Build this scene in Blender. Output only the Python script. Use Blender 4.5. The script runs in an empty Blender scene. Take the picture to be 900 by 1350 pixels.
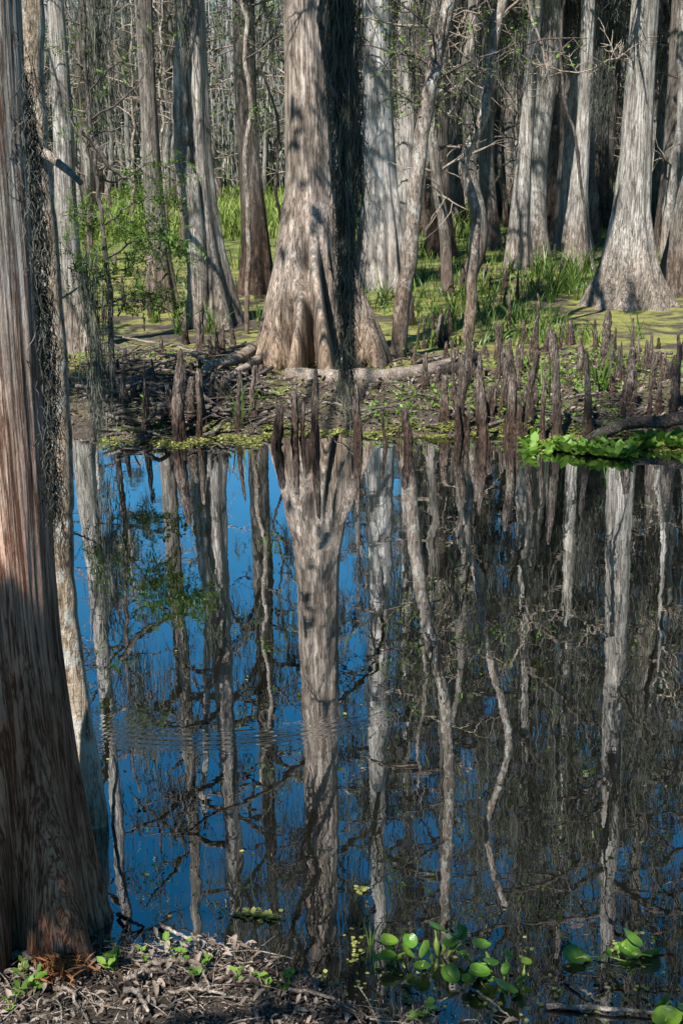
import bpy, math, random
import numpy as np
from mathutils import Vector, Matrix

random.seed(7)
RNG = np.random.default_rng(11)
SC = bpy.context.scene
COL = SC.collection
PI = math.pi

# ------------------------------------------------------------------ camera
F = 1650.0                      # focal length in photo pixels (900 x 1350)
CAMH = 2.5
PITCH = math.radians(16.0)
ROLL = math.radians(0.9)
CAM = np.array([0.0, 0.0, CAMH])
_f = np.array([0, math.cos(PITCH), -math.sin(PITCH)])
_r0 = np.array([1.0, 0, 0]); _u0 = np.array([0, math.sin(PITCH), math.cos(PITCH)])
_r = _r0 * math.cos(ROLL) - _u0 * math.sin(ROLL)
_u = _u0 * math.cos(ROLL) + _r0 * math.sin(ROLL)


def ray(x, y):
    return _f + _r * (x - 450) / F - _u * (y - 675) / F


def at(x, y, z=0.0):
    d = ray(x, y); t = (z - CAMH) / d[2]
    return CAM + d * t


def at_d(x, y, D):
    d = ray(x, y); t = D / d[1]
    return CAM + d * t


def depth_d(x, y, D):
    return D / ray(x, y)[1]


cd = bpy.data.cameras.new('camera'); cam = bpy.data.objects.new('camera', cd); COL.objects.link(cam)
M = Matrix.Identity(4)
for i in range(3):
    M[i][0] = _r[i]; M[i][1] = _u[i]; M[i][2] = -_f[i]; M[i][3] = CAM[i]
cam.matrix_world = M
cd.sensor_fit = 'VERTICAL'; cd.sensor_height = 24; cd.lens = 24 * F / 1350
cd.clip_end = 1200; cd.clip_start = 0.05
SC.camera = cam

# ------------------------------------------------------------------ light
SUN_AZ = math.radians(26); SUN_EL = math.radians(52)
SUN = np.array([-math.sin(SUN_AZ) * math.cos(SUN_EL), -math.cos(SUN_AZ) * math.cos(SUN_EL), math.sin(SUN_EL)])
w = bpy.data.worlds.new('World'); SC.world = w; w.use_nodes = True
wn = w.node_tree.nodes; wl = w.node_tree.links
bg = wn['Background']; sky = wn.new('ShaderNodeTexSky'); sky.sky_type = 'NISHITA'; sky.sun_disc = False
sky.sun_elevation = SUN_EL; sky.sun_rotation = PI + SUN_AZ
sky.air_density = 1.0; sky.dust_density = 0.1; sky.ozone_density = 4.0
hs = wn.new('ShaderNodeHueSaturation'); hs.inputs['Saturation'].default_value = 1.35; hs.inputs['Hue'].default_value = 0.485
wl.new(sky.outputs[0], hs.inputs['Color']); wl.new(hs.outputs[0], bg.inputs[0]); bg.inputs[1].default_value = 0.056
sl = bpy.data.lights.new('sun', 'SUN'); so = bpy.data.objects.new('sun', sl); COL.objects.link(so)
sl.energy = 5.0; sl.angle = math.radians(0.5); sl.color = (1.0, 0.95, 0.87)
so.rotation_euler = Vector(SUN).to_track_quat('Z', 'Y').to_euler()
SC.view_settings.view_transform = 'Standard'; SC.view_settings.look = 'None'
SC.view_settings.exposure = 1.2; SC.view_settings.gamma = 1.0; SC.view_settings.use_curve_mapping = False
SC.render.engine = 'CYCLES'
SC.cycles.max_bounces = 6; SC.cycles.diffuse_bounces = 3; SC.cycles.glossy_bounces = 3
SC.cycles.transmission_bounces = 2; SC.cycles.caustics_reflective = False; SC.cycles.caustics_refractive = False


# ------------------------------------------------------------------ noise
def _hash(ix, iy, iz, s):
    h = (ix.astype(np.int64) * 374761393 + iy.astype(np.int64) * 668265263 + iz.astype(np.int64) * 2147483647 + s * 974711) & 0xffffffff
    h = ((h ^ (h >> 13)) * 1274126177) & 0xffffffff
    h = h ^ (h >> 16)
    return (h & 0xffff) / 65535.0


def vnoise(x, y, z=None, s=0):
    x = np.asarray(x, float); y = np.asarray(y, float)
    z = np.zeros_like(x) if z is None else np.asarray(z, float)
    x, y, z = np.broadcast_arrays(x, y, z)
    ix, iy, iz = np.floor(x), np.floor(y), np.floor(z)
    fx, fy, fz = x - ix, y - iy, z - iz
    fx = fx * fx * (3 - 2 * fx); fy = fy * fy * (3 - 2 * fy); fz = fz * fz * (3 - 2 * fz)
    r = 0
    for dx in (0, 1):
        for dy in (0, 1):
            for dz in (0, 1):
                wgt = (fx if dx else 1 - fx) * (fy if dy else 1 - fy) * (fz if dz else 1 - fz)
                r = r + wgt * _hash(ix + dx, iy + dy, iz + dz, s)
    return r * 2 - 1


def fbm(x, y, z=None, s=0, o=4):
    r = 0; a = 1.0; t = 0
    for k in range(o):
        m = 2.03 ** k
        r = r + a * vnoise(np.asarray(x) * m, np.asarray(y) * m, None if z is None else np.asarray(z) * m, s + k * 17)
        t += a; a *= 0.5
    return r / t


# ------------------------------------------------------------------ mesh helpers
class MB:
    def __init__(self):
        self.v = []; self.q = []; self.t = []; self.n = 0

    def add(self, v, q=None, t=None):
        v = np.asarray(v, float).reshape(-1, 3)
        self.v.append(v)
        if q is not None and len(q): self.q.append(np.asarray(q, np.int64).reshape(-1, 4) + self.n)
        if t is not None and len(t): self.t.append(np.asarray(t, np.int64).reshape(-1, 3) + self.n)
        self.n += len(v)

    def mesh(self, name, material, smooth=True):
        me = bpy.data.meshes.new(name)
        v = np.concatenate(self.v) if self.v else np.zeros((0, 3))
        q = np.concatenate(self.q) if self.q else np.zeros((0, 4), np.int64)
        t = np.concatenate(self.t) if self.t else np.zeros((0, 3), np.int64)
        me.vertices.add(len(v)); me.vertices.foreach_set('co', v.astype(np.float32).ravel())
        nl = q.size + t.size
        me.loops.add(nl)
        me.loops.foreach_set('vertex_index', np.concatenate([q.ravel(), t.ravel()]).astype(np.int32))
        me.polygons.add(len(q) + len(t))
        starts = np.concatenate([np.arange(len(q)) * 4, q.size + np.arange(len(t)) * 3]).astype(np.int32)
        me.polygons.foreach_set('loop_start', starts)
        if smooth:
            me.polygons.foreach_set('use_smooth', np.ones(len(q) + len(t), bool))
        me.update(calc_edges=True); me.validate()
        if material is not None: me.materials.append(material)
        return me


def link(name, me, parent=None, loc=(0, 0, 0)):
    o = bpy.data.objects.new(name, me); COL.objects.link(o)
    o.location = loc
    if parent is not None: o.parent = parent
    return o


def tag(o, label=None, cat=None, group=None, kind=None):
    if label: o['label'] = label
    if cat: o['category'] = cat
    if group: o['group'] = group
    if kind: o['kind'] = kind
    return o


def empty(name, loc=(0, 0, 0)):
    o = bpy.data.objects.new(name, None); COL.objects.link(o); o.location = loc
    o.empty_display_size = 0.2
    return o


def grid_quads(nr, nc, wrap):
    i = np.arange(nr - 1)[:, None]; j = np.arange(nc if wrap else nc - 1)[None, :]
    j2 = (j + 1) % nc
    a = i * nc + j; b = i * nc + j2; c = (i + 1) * nc + j2; d = (i + 1) * nc + j
    return np.stack([a, b, c, d], -1).reshape(-1, 4)


def tube(mb, path, rad, sides=6, seed=0, bump=0.0):
    p = np.asarray(path, float); n = len(p)
    rad = np.broadcast_to(np.asarray(rad, float), (n,))
    t = np.gradient(p, axis=0); t /= np.linalg.norm(t, axis=1, keepdims=True) + 1e-9
    mt = np.abs(t.mean(0)); ref = np.zeros(3); ref[int(np.argmin(mt))] = 1
    a = np.cross(t, ref); a /= np.linalg.norm(a, axis=1, keepdims=True) + 1e-9
    b = np.cross(t, a)
    th = np.linspace(0, 2 * PI, sides, endpoint=False)
    rr = rad[:, None] * np.ones(sides)[None]
    if bump:
        rr = rr * (1 + bump * fbm(np.cos(th)[None] * 2 + seed * 3.1, np.sin(th)[None] * 2 + 0 * rad[:, None], np.arange(n)[:, None] * 0.55 + 0 * th[None], seed, 3))
    v = p[:, None] + a[:, None] * (np.cos(th)[None, :, None] * rr[..., None]) + b[:, None] * (np.sin(th)[None, :, None] * rr[..., None])
    q = grid_quads(n, sides, True)
    vv = np.concatenate([v.reshape(-1, 3), p[:1], p[-1:]])
    j = np.arange(sides); j2 = (j + 1) % sides; k = n * sides
    t3 = np.concatenate([np.stack([j2, j, np.full(sides, k)], 1), np.stack([(n - 1) * sides + j, (n - 1) * sides + j2, np.full(sides, k + 1)], 1)])
    mb.add(vv, q, t3)


def smooth_path(pts, n=24, jit=0.0, seed=0):
    pts = np.asarray(pts, float); m = len(pts)
    if m < 3:
        u = np.linspace(0, 1, n)[:, None]; out = pts[0] * (1 - u) + pts[-1] * u
    else:
        ext = np.concatenate([[2 * pts[0] - pts[1]], pts, [2 * pts[-1] - pts[-2]]])
        out = []
        for u in np.linspace(0, m - 1 - 1e-6, n):
            i = int(u); f = u - i
            p0, p1, p2, p3 = ext[i], ext[i + 1], ext[i + 2], ext[i + 3]
            out.append(0.5 * (2 * p1 + (p2 - p0) * f + (2 * p0 - 5 * p1 + 4 * p2 - p3) * f * f + (3 * p1 - p0 - 3 * p2 + p3) * f ** 3))
        out = np.array(out)
    if jit:
        k = np.arange(n) * 0.6
        out = out + jit * np.stack([vnoise(k, k * 0 + seed, s=1), vnoise(k, k * 0 + seed, s=2), vnoise(k, k * 0 + seed, s=3)], 1)
    return out


def strands(mb, starts, length, width, K=5, wig=0.04, seed=0, flare=0.0):
    """hanging ribbons of moss"""
    rg = np.random.default_rng(seed)
    s = np.asarray(starts, float); n = len(s)
    L = np.broadcast_to(length, (n,)); W = np.broadcast_to(width, (n,))
    off = rg.normal(0, wig, (n, K + 1, 2)); off[:, 0] = 0
    off = np.cumsum(off, 1) * 0.7
    k = np.linspace(0, 1, K + 1)[None]
    P = np.empty((n, K + 1, 3))
    P[..., 0] = s[:, None, 0] + off[..., 0]; P[..., 1] = s[:, None, 1] + off[..., 1]
    P[..., 2] = s[:, None, 2] - L[:, None] * k
    ang = rg.uniform(0, 2 * PI, (n, 1)) + rg.normal(0, 0.8, (n, K + 1))
    sx = np.cos(ang); sy = np.sin(ang)
    wd = W[:, None] * (0.35 + 0.65 * rg.random((n, K + 1))) * (1 - k) ** 0.6 * 0.5 + 0.0008
    side = np.stack([sx * wd, sy * wd, rg.normal(0, 0.35, (n, K + 1)) * wd], -1)
    V = np.stack([P - side, P + side], 2)
    base = (np.arange(n) * (K + 1) * 2)[:, None]; kk = (np.arange(K) * 2)[None]
    a = base + kk
    q = np.stack([a, a + 1, a + 3, a + 2], -1).reshape(-1, 4)
    mb.add(V.reshape(-1, 3), q)


def leaves(mb, pts, size, seed=0, up=0.3, asp=0.4, dirs=None, curl=0.25):
    """leaf-shaped folded quads pairs"""
    rg = np.random.default_rng(seed)
    p = np.asarray(pts, float); n = len(p)
    if n == 0: return
    S = np.broadcast_to(size, (n,))[:, None] * rg.uniform(0.6, 1.3, (n, 1))
    d = rg.normal(0, 1, (n, 3)) if dirs is None else np.asarray(dirs, float) + rg.normal(0, 0.25, (n, 3))
    if dirs is None: d[:, 2] *= 0.5
    d /= np.linalg.norm(d, axis=1, keepdims=True) + 1e-9
    nn = rg.normal(0, 1, (n, 3)) * (1 - up) + np.array([0, 0, 1]) * up * 2
    s = np.cross(d, nn); s /= np.linalg.norm(s, axis=1, keepdims=True) + 1e-9
    nn = np.cross(s, d)
    base = p; tip = p + d * S
    def sd(u, w_, sg): return p + d * S * u + sg * s * S * asp * 0.5 * w_ + nn * S * curl * 0.4 * w_ + nn * S * curl * 0.5 * u * u
    V = np.stack([base, sd(.28, .8, 1), sd(.62, .9, 1), tip + nn * S * curl * 0.3, sd(.62, .9, -1), sd(.28, .8, -1)], 1)
    i = np.arange(n) * 6
    q = np.concatenate([np.stack([i, i + 3, i + 2, i + 1], 1), np.stack([i, i + 5, i + 4, i + 3], 1)])
    mb.add(V.reshape(-1, 3), q)


def sprays(mb, pts, dirs, length, seed=0, pairs=9, leaf=0.055):
    """feathery cypress sprays: a row of leaflets on both sides of a rachis"""
    rg = np.random.default_rng(seed)
    p = np.asarray(pts, float); n = len(p)
    d = np.asarray(dirs, float); d = d / (np.linalg.norm(d, axis=1, keepdims=True) + 1e-9)
    nn = rg.normal(0, 0.5, (n, 3)) + np.array([0, 0, 1.0])
    s = np.cross(d, nn); s /= np.linalg.norm(s, axis=1, keepdims=True) + 1e-9
    L = np.broadcast_to(length, (n,))[:, None] * rg.uniform(0.6, 1.3, (n, 1))
    P = []; D = []
    for k in range(pairs):
        u = (k + 0.4) / pairs
        b = p + d * L * u - np.array([0, 0, 1]) * L * 0.25 * u * u
        for sg in (-1, 1):
            P.append(b); D.append(s * sg * 1.0 + d * 0.55)
    leaves(mb, np.concatenate(P), leaf * (1.0), seed + 1, 0.7, 0.32, np.concatenate(D), 0.1)


# ------------------------------------------------------------------ materials
def mat(name):
    m = bpy.data.materials.new(name); m.use_nodes = True
    nt = m.node_tree; b = nt.nodes['Principled BSDF']
    return m, nt, b, nt.links


def noise_node(nt, vec, scale, detail=6, rough=0.6, dist=0.0):
    n = nt.nodes.new('ShaderNodeTexNoise'); n.inputs['Scale'].default_value = scale
    n.inputs['Detail'].default_value = detail; n.inputs['Roughness'].default_value = rough
    n.inputs['Distortion'].default_value = dist
    nt.links.new(vec, n.inputs['Vector']); return n


def ramp(nt, fac, stops):
    r = nt.nodes.new('ShaderNodeValToRGB'); e = r.color_ramp.elements
    while len(e) < len(stops): e.new(0.5)
    for el, (pos, c) in zip(e, stops):
        el.position = pos; el.color = (*c, 1) if len(c) == 3 else c
    nt.links.new(fac, r.inputs[0]); return r


def mapping(nt, scale, coord='Position'):
    if coord == 'Position':
        g = nt.nodes.new('ShaderNodeNewGeometry'); src = g.outputs['Position']
    else:
        g = nt.nodes.new('ShaderNodeTexCoord'); src = g.outputs[coord]
    mp = nt.nodes.new('ShaderNodeMapping'); mp.inputs['Scale'].default_value = scale
    nt.links.new(src, mp.inputs[0]); return mp.outputs[0]


def mixc(nt, fac, a, b, mode='MIX'):
    m = nt.nodes.new('ShaderNodeMix'); m.data_type = 'RGBA'; m.blend_type = mode
    for sock, val in ((m.inputs[0], fac), (m.inputs[6], a), (m.inputs[7], b)):
        if hasattr(val, 'is_linked'): nt.links.new(val, sock)
        elif isinstance(val, (int, float)): sock.default_value = val
        else: sock.default_value = (*val, 1)
    return m.outputs[2]


def math_node(nt, op, a, b=None, c=None):
    m = nt.nodes.new('ShaderNodeMath'); m.operation = op
    for i, v in enumerate((a, b, c)):
        if v is None: continue
        if hasattr(v, 'is_linked'): nt.links.new(v, m.inputs[i])
        else: m.inputs[i].default_value = v
    return m.outputs[0]


def bark(name, dark, mid, light, stain=(0.12, 0.075, 0.05), stain_h=0.9, sc=1.0, bump=0.6, zs=0.10, fissure=0.42, lichen=0.25, mott=0.0):
    m, nt, b, L = mat(name)
    v = mapping(nt, (1, 1, zs))
    n1 = noise_node(nt, v, 26 * sc, 8, 0.68, 0.3)            # vertical fibres
    v2 = mapping(nt, (1, 1, zs * 0.6))
    n2 = noise_node(nt, v2, 70 * sc, 4, 0.6)                 # fine cracks
    v3 = mapping(nt, (1, 1, 0.45))
    n3 = noise_node(nt, v3, 2.6, 5, 0.6, 0.6)                # big blotches
    n5 = noise_node(nt, mapping(nt, (1, 1, zs * 0.45)), 34 * sc, 5, 0.6, 0.8)        # long crack lines
    ck = math_node(nt, 'ABSOLUTE', math_node(nt, 'SUBTRACT', n5.outputs[0], 0.5))
    ck = math_node(nt, 'MINIMUM', math_node(nt, 'MULTIPLY', ck, 14.0), 1.0)
    n6 = noise_node(nt, mapping(nt, (1, 1, min(1, zs * 5))), 60 * sc, 6, 0.75)       # flakes that break the fibres
    h = math_node(nt, 'ADD', math_node(nt, 'MULTIPLY', n1.outputs[0], 0.45), math_node(nt, 'MULTIPLY', n2.outputs[0], 0.25))
    h = math_node(nt, 'ADD', h, math_node(nt, 'MULTIPLY', n6.outputs[0], 0.30))
    h = math_node(nt, 'ADD', h, math_node(nt, 'MULTIPLY', math_node(nt, 'SUBTRACT', ck, 1.0), 0.16))
    n1c = noise_node(nt, mapping(nt, (1, 1, 0.3)), 8, 5, 0.65, 0.5)
    r = ramp(nt, h, [(fissure - 0.12, dark), (fissure + 0.0, mid), (fissure + 0.13, light)])
    mm_ = ramp(nt, n1c.outputs[0], [(0.36, (0.6, 0.58, 0.56)), (0.58, (1.08, 1.08, 1.08))])
    # big tonal blotches and lichen (pale grey)
    bl = ramp(nt, n3.outputs[0], [(0.38, (0.62, 0.60, 0.57)), (0.62, (1.12, 1.1, 1.08))])
    c = mixc(nt, 1.0, mixc(nt, 0.8, r.outputs[0], mm_.outputs[0], 'MULTIPLY'), bl.outputs[0], 'MULTIPLY')
    nl = noise_node(nt, mapping(nt, (1, 1, 0.6)), 9 if not mott else 16, 5, 0.7)
    lf = ramp(nt, nl.outputs[0], [(0.58 - mott, (0, 0, 0)), (0.66 - mott, (lichen, lichen, lichen))])
    c = mixc(nt, lf.outputs[0], c, (0.42, 0.43, 0.40))
    # waterline stain
    g = nt.nodes.new('ShaderNodeNewGeometry'); sx = nt.nodes.new('ShaderNodeSeparateXYZ'); L.new(g.outputs['Position'], sx.inputs[0])
    zz = math_node(nt, 'ADD', sx.outputs[2], math_node(nt, 'MULTIPLY', n3.outputs[0], -0.9 * stain_h))
    st = ramp(nt, math_node(nt, 'DIVIDE', zz, max(stain_h, 0.01)), [(0.0, (0.85, 0.85, 0.85)), (0.75, (0, 0, 0))])
    c = mixc(nt, st.outputs[0], c, mixc(nt, 1.0, c, tuple(min(1, k / 0.22) for k in stain), 'MULTIPLY'))
    oi = nt.nodes.new('ShaderNodeObjectInfo')
    rv = math_node(nt, 'ADD', math_node(nt, 'MULTIPLY', oi.outputs['Random'], 0.3), 0.85)
    cm = nt.nodes.new('ShaderNodeCombineColor')
    for i in range(3): L.new(rv, cm.inputs[i])
    c = mixc(nt, 1.0, c, cm.outputs[0], 'MULTIPLY')
    L.new(c, b.inputs['Base Color']); b.inputs['Roughness'].default_value = 0.9; b.inputs['Specular IOR Level'].default_value = 0.2
    bp = nt.nodes.new('ShaderNodeBump'); bp.inputs['Strength'].default_value = min(1, bump * 1.3); bp.inputs['Distance'].default_value = 0.05 / max(sc, 0.5)
    L.new(h, bp.inputs['Height']); L.new(bp.outputs[0], b.inputs['Normal'])
    return m


def simple(name, c1, c2, scale=8, rough=0.8, trans=0.0, spec=0.3, zs=1.0, bump=0.0, isl=0.0):
    m, nt, b, L = mat(name)
    n = noise_node(nt, mapping(nt, (1, 1, zs)), scale, 5, 0.65)
    fac = n.outputs[0]
    if isl:
        g = nt.nodes.new('ShaderNodeNewGeometry')
        fac = math_node(nt, 'ADD', math_node(nt, 'MULTIPLY', n.outputs[0], 1 - isl), math_node(nt, 'MULTIPLY', g.outputs['Random Per Island'], isl))
    r = ramp(nt, fac, [(0.28, c1), (0.72, c2)])
    L.new(r.outputs[0], b.inputs['Base Color']); b.inputs['Roughness'].default_value = rough
    b.inputs['Specular IOR Level'].default_value = spec
    if bump:
        bp = nt.nodes.new('ShaderNodeBump'); bp.inputs['Strength'].default_value = bump; bp.inputs['Distance'].default_value = 0.02
        L.new(n.outputs[0], bp.inputs['Height']); L.new(bp.outputs[0], b.inputs['Normal'])
    if trans:
        tr = nt.nodes.new('ShaderNodeBsdfTranslucent'); L.new(r.outputs[0], tr.inputs[0])
        mx = nt.nodes.new('ShaderNodeMixShader'); mx.inputs[0].default_value = trans
        out = nt.nodes['Material Output']; L.new(b.outputs[0], mx.inputs[1]); L.new(tr.outputs[0], mx.inputs[2]); L.new(mx.outputs[0], out.inputs[0])
    return m


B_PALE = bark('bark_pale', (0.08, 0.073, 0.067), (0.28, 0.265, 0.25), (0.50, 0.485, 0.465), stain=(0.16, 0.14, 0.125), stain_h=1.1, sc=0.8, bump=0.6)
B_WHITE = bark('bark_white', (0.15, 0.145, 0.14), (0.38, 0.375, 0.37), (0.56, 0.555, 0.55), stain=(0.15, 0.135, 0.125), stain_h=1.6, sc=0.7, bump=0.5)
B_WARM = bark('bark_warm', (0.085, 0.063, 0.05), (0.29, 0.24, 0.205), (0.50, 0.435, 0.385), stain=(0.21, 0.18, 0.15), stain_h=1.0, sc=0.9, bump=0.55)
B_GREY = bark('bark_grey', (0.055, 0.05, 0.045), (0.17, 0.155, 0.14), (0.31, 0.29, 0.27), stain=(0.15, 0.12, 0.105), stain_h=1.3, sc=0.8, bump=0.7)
B_DARK = bark('bark_dark', (0.03, 0.026, 0.023), (0.095, 0.083, 0.073), (0.19, 0.17, 0.155), stain=(0.14, 0.095, 0.075), stain_h=1.8, sc=0.8, bump=0.7)  # darker bark copy; mostly the shade on those trunks, put into the colour
B_FORE = bark('bark_shaggy', (0.16, 0.10, 0.07), (0.46, 0.42, 0.38), (0.72, 0.695, 0.66), stain=(0.16, 0.072, 0.035), stain_h=1.95, sc=1.5, bump=0.9, zs=0.05, fissure=0.46, lichen=0.0)
B_LICH = bark('bark_lichen', (0.09, 0.07, 0.05), (0.31, 0.255, 0.195), (0.47, 0.40, 0.32), stain=(0.24, 0.20, 0.16), stain_h=0.1, sc=1.0, bump=0.5, zs=0.35, lichen=0.7, mott=0.06)
B_BIRCH = bark('bark_mottled', (0.08, 0.065, 0.055), (0.22, 0.185, 0.16), (0.36, 0.32, 0.285), stain=(0.14, 0.115, 0.10), stain_h=1.7, sc=0.8, bump=0.5, zs=0.4, lichen=0.85, mott=0.05)
B_FAR = bark('bark_far', (0.09, 0.09, 0.085), (0.22, 0.215, 0.205), (0.37, 0.365, 0.35), stain=(0.19, 0.185, 0.175), stain_h=1.5, sc=0.5, bump=0.4)
M_KNEE = bark('knee_bark', (0.022, 0.016, 0.013), (0.10, 0.078, 0.064), (0.29, 0.245, 0.215), stain=(0.085, 0.06, 0.05), stain_h=0.35, sc=1.8, bump=0.9, zs=0.3, lichen=0.15)
M_TWIG = bark('twig_bark', (0.02, 0.017, 0.015), (0.075, 0.066, 0.058), (0.18, 0.16, 0.145), stain_h=0.01, stain=(0.22, 0.22, 0.22), sc=1.2, bump=0.4, zs=0.6)
M_DRIFT = bark('driftwood', (0.12, 0.09, 0.07), (0.28, 0.235, 0.195), (0.42, 0.375, 0.33), stain_h=0.01, stain=(0.22, 0.22, 0.22), sc=1.5, bump=0.6, zs=0.8, lichen=0.0)
M_WET = bark('wet_wood', (0.018, 0.015, 0.013), (0.06, 0.052, 0.046), (0.14, 0.125, 0.115), stain_h=0.01, stain=(0.22, 0.22, 0.22), sc=1.3, bump=0.8, zs=0.8, lichen=0.0)
M_MOSS = simple('spanish_moss', (0.025, 0.027, 0.023), (0.13, 0.134, 0.12), 3, 0.95, 0.25, 0.1, isl=0.5)
M_MOSSD = simple('spanish_moss_shaded', (0.03, 0.034, 0.026), (0.15, 0.16, 0.13), 3, 0.95, 0.15, 0.1, isl=0.5)  # moss of the shaded curtain and drapes, shade partly put into its tone
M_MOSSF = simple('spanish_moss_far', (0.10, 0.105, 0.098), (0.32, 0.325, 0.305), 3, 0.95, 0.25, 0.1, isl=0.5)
M_LEAF = simple('leaf_green', (0.035, 0.07, 0.012), (0.11, 0.19, 0.03), 3, 0.5, 0.35, 0.4, isl=0.6)
M_FRESH = simple('leaf_fresh', (0.06, 0.13, 0.015), (0.17, 0.30, 0.04), 4, 0.5, 0.4, 0.4, isl=0.6)
M_GRASS = simple('grass_blade', (0.04, 0.085, 0.012), (0.17, 0.26, 0.045), 3, 0.45, 0.35, 0.4, isl=0.6)
M_MEADOW = simple('meadow_blade', (0.11, 0.16, 0.03), (0.27, 0.34, 0.09), 0.4, 0.6, 0.4, 0.2, isl=0.5)
M_LITTER = simple('dead_leaf', (0.035, 0.024, 0.018), (0.235, 0.19, 0.155), 5, 0.8, 0.1, 0.2, isl=0.75)
M_REDLEAF = simple('rust_needles', (0.16, 0.06, 0.02), (0.32, 0.15, 0.06), 9, 0.8, 0.2, 0.2, isl=0.5)
M_WEED = simple('duckweed_frond', (0.08, 0.095, 0.02), (0.28, 0.29, 0.085), 6, 0.6, 0.2, 0.3, isl=0.55)
M_HYA = simple('hyacinth_leaf', (0.03, 0.085, 0.012), (0.12, 0.25, 0.03), 40, 0.25, 0.25, 0.5, isl=0.35)
_nt = M_HYA.node_tree; _b = _nt.nodes['Principled BSDF']; _src = _b.inputs['Base Color'].links[0].from_socket
_oi = _nt.nodes.new('ShaderNodeObjectInfo'); _tint = ramp(_nt, _oi.outputs['Random'], [(0.0, (0.45, 0.55, 0.5)), (0.5, (0.9, 0.95, 0.8)), (1.0, (1.5, 1.15, 0.9))])
_sp = ramp(_nt, noise_node(_nt, mapping(_nt, (1, 1, 1)), 55, 4, 0.7).outputs[0], [(0.60, (0, 0, 0)), (0.68, (0.8, 0.8, 0.8))])
_c = mixc(_nt, _sp.outputs[0], mixc(_nt, 1.0, _src, _tint.outputs[0], 'MULTIPLY'), (0.11, 0.085, 0.03))
for _l in list(_src.links): _nt.links.new(_c, _l.to_socket) if _l.to_node.type in ('BSDF_PRINCIPLED', 'BSDF_TRANSLUCENT') else None
_bp = _nt.nodes.new('ShaderNodeBump'); _bp.inputs['Strength'].default_value = 0.35; _bp.inputs['Distance'].default_value = 0.004
_nt.links.new(noise_node(_nt, mapping(_nt, (1, 1, 1)), 120, 3, 0.6).outputs[0], _bp.inputs['Height']); _nt.links.new(_bp.outputs[0], _b.inputs['Normal'])
_b.inputs['Roughness'].default_value = 0.36
M_STALK = simple('hyacinth_stalk', (0.10, 0.17, 0.02), (0.24, 0.32, 0.06), 12, 0.35, 0.2, 0.5)


def ground_mat():
    m, nt, b, L = mat('swamp_ground')
    pos = mapping(nt, (1, 1, 1))
    g = nt.nodes.new('ShaderNodeSeparateXYZ'); L.new(pos, g.inputs[0])
    nf = noise_node(nt, pos, 30, 8, 0.75); nm = noise_node(nt, pos, 2.2, 6, 0.65, 0.5); nb = noise_node(nt, mapping(nt, (0.55, 1, 1)), 0.45, 4, 0.6)
    mud = ramp(nt, nf.outputs[0], [(0.3, (0.016, 0.012, 0.01)), (0.5, (0.05, 0.039, 0.03)), (0.72, (0.17, 0.14, 0.115))])
    weed = ramp(nt, noise_node(nt, pos, 60, 4, 0.7).outputs[0], [(0.3, (0.07, 0.075, 0.018)), (0.5, (0.19, 0.19, 0.05)), (0.75, (0.32, 0.31, 0.10))])
    grass = ramp(nt, nf.outputs[0], [(0.3, (0.04, 0.06, 0.012)), (0.7, (0.16, 0.21, 0.04))])
    # duckweed film in the wet ground behind the bank
    f1 = ramp(nt, math_node(nt, 'ADD', math_node(nt, 'MULTIPLY', nm.outputs[0], 0.6), math_node(nt, 'MULTIPLY', nb.outputs[0], 0.45)), [(0.47, (0, 0, 0)), (0.56, (1, 1, 1))])
    yr = nt.nodes.new('ShaderNodeMapRange'); yr.inputs[1].default_value = 11.5; yr.inputs[2].default_value = 14.5
    L.new(g.outputs[1], yr.inputs[0])
    fw = math_node(nt, 'MULTIPLY', f1.outputs[0], yr.outputs[0])
    c = mixc(nt, fw, mud.outputs[0], weed.outputs[0])
    yg = nt.nodes.new('ShaderNodeMapRange'); yg.inputs[1].default_value = 26; yg.inputs[2].default_value = 44
    L.new(g.outputs[1], yg.inputs[0])
    c = mixc(nt, yg.outputs[0], c, grass.outputs[0])
    L.new(c, b.inputs['Base Color']); b.inputs['Roughness'].default_value = 0.85; b.inputs['Specular IOR Level'].default_value = 0.25
    bp = nt.nodes.new('ShaderNodeBump'); bp.inputs['Strength'].default_value = 0.8; bp.inputs['Distance'].default_value = 0.03
    L.new(nf.outputs[0], bp.inputs['Height']); L.new(bp.outputs[0], b.inputs['Normal'])
    return m


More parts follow.
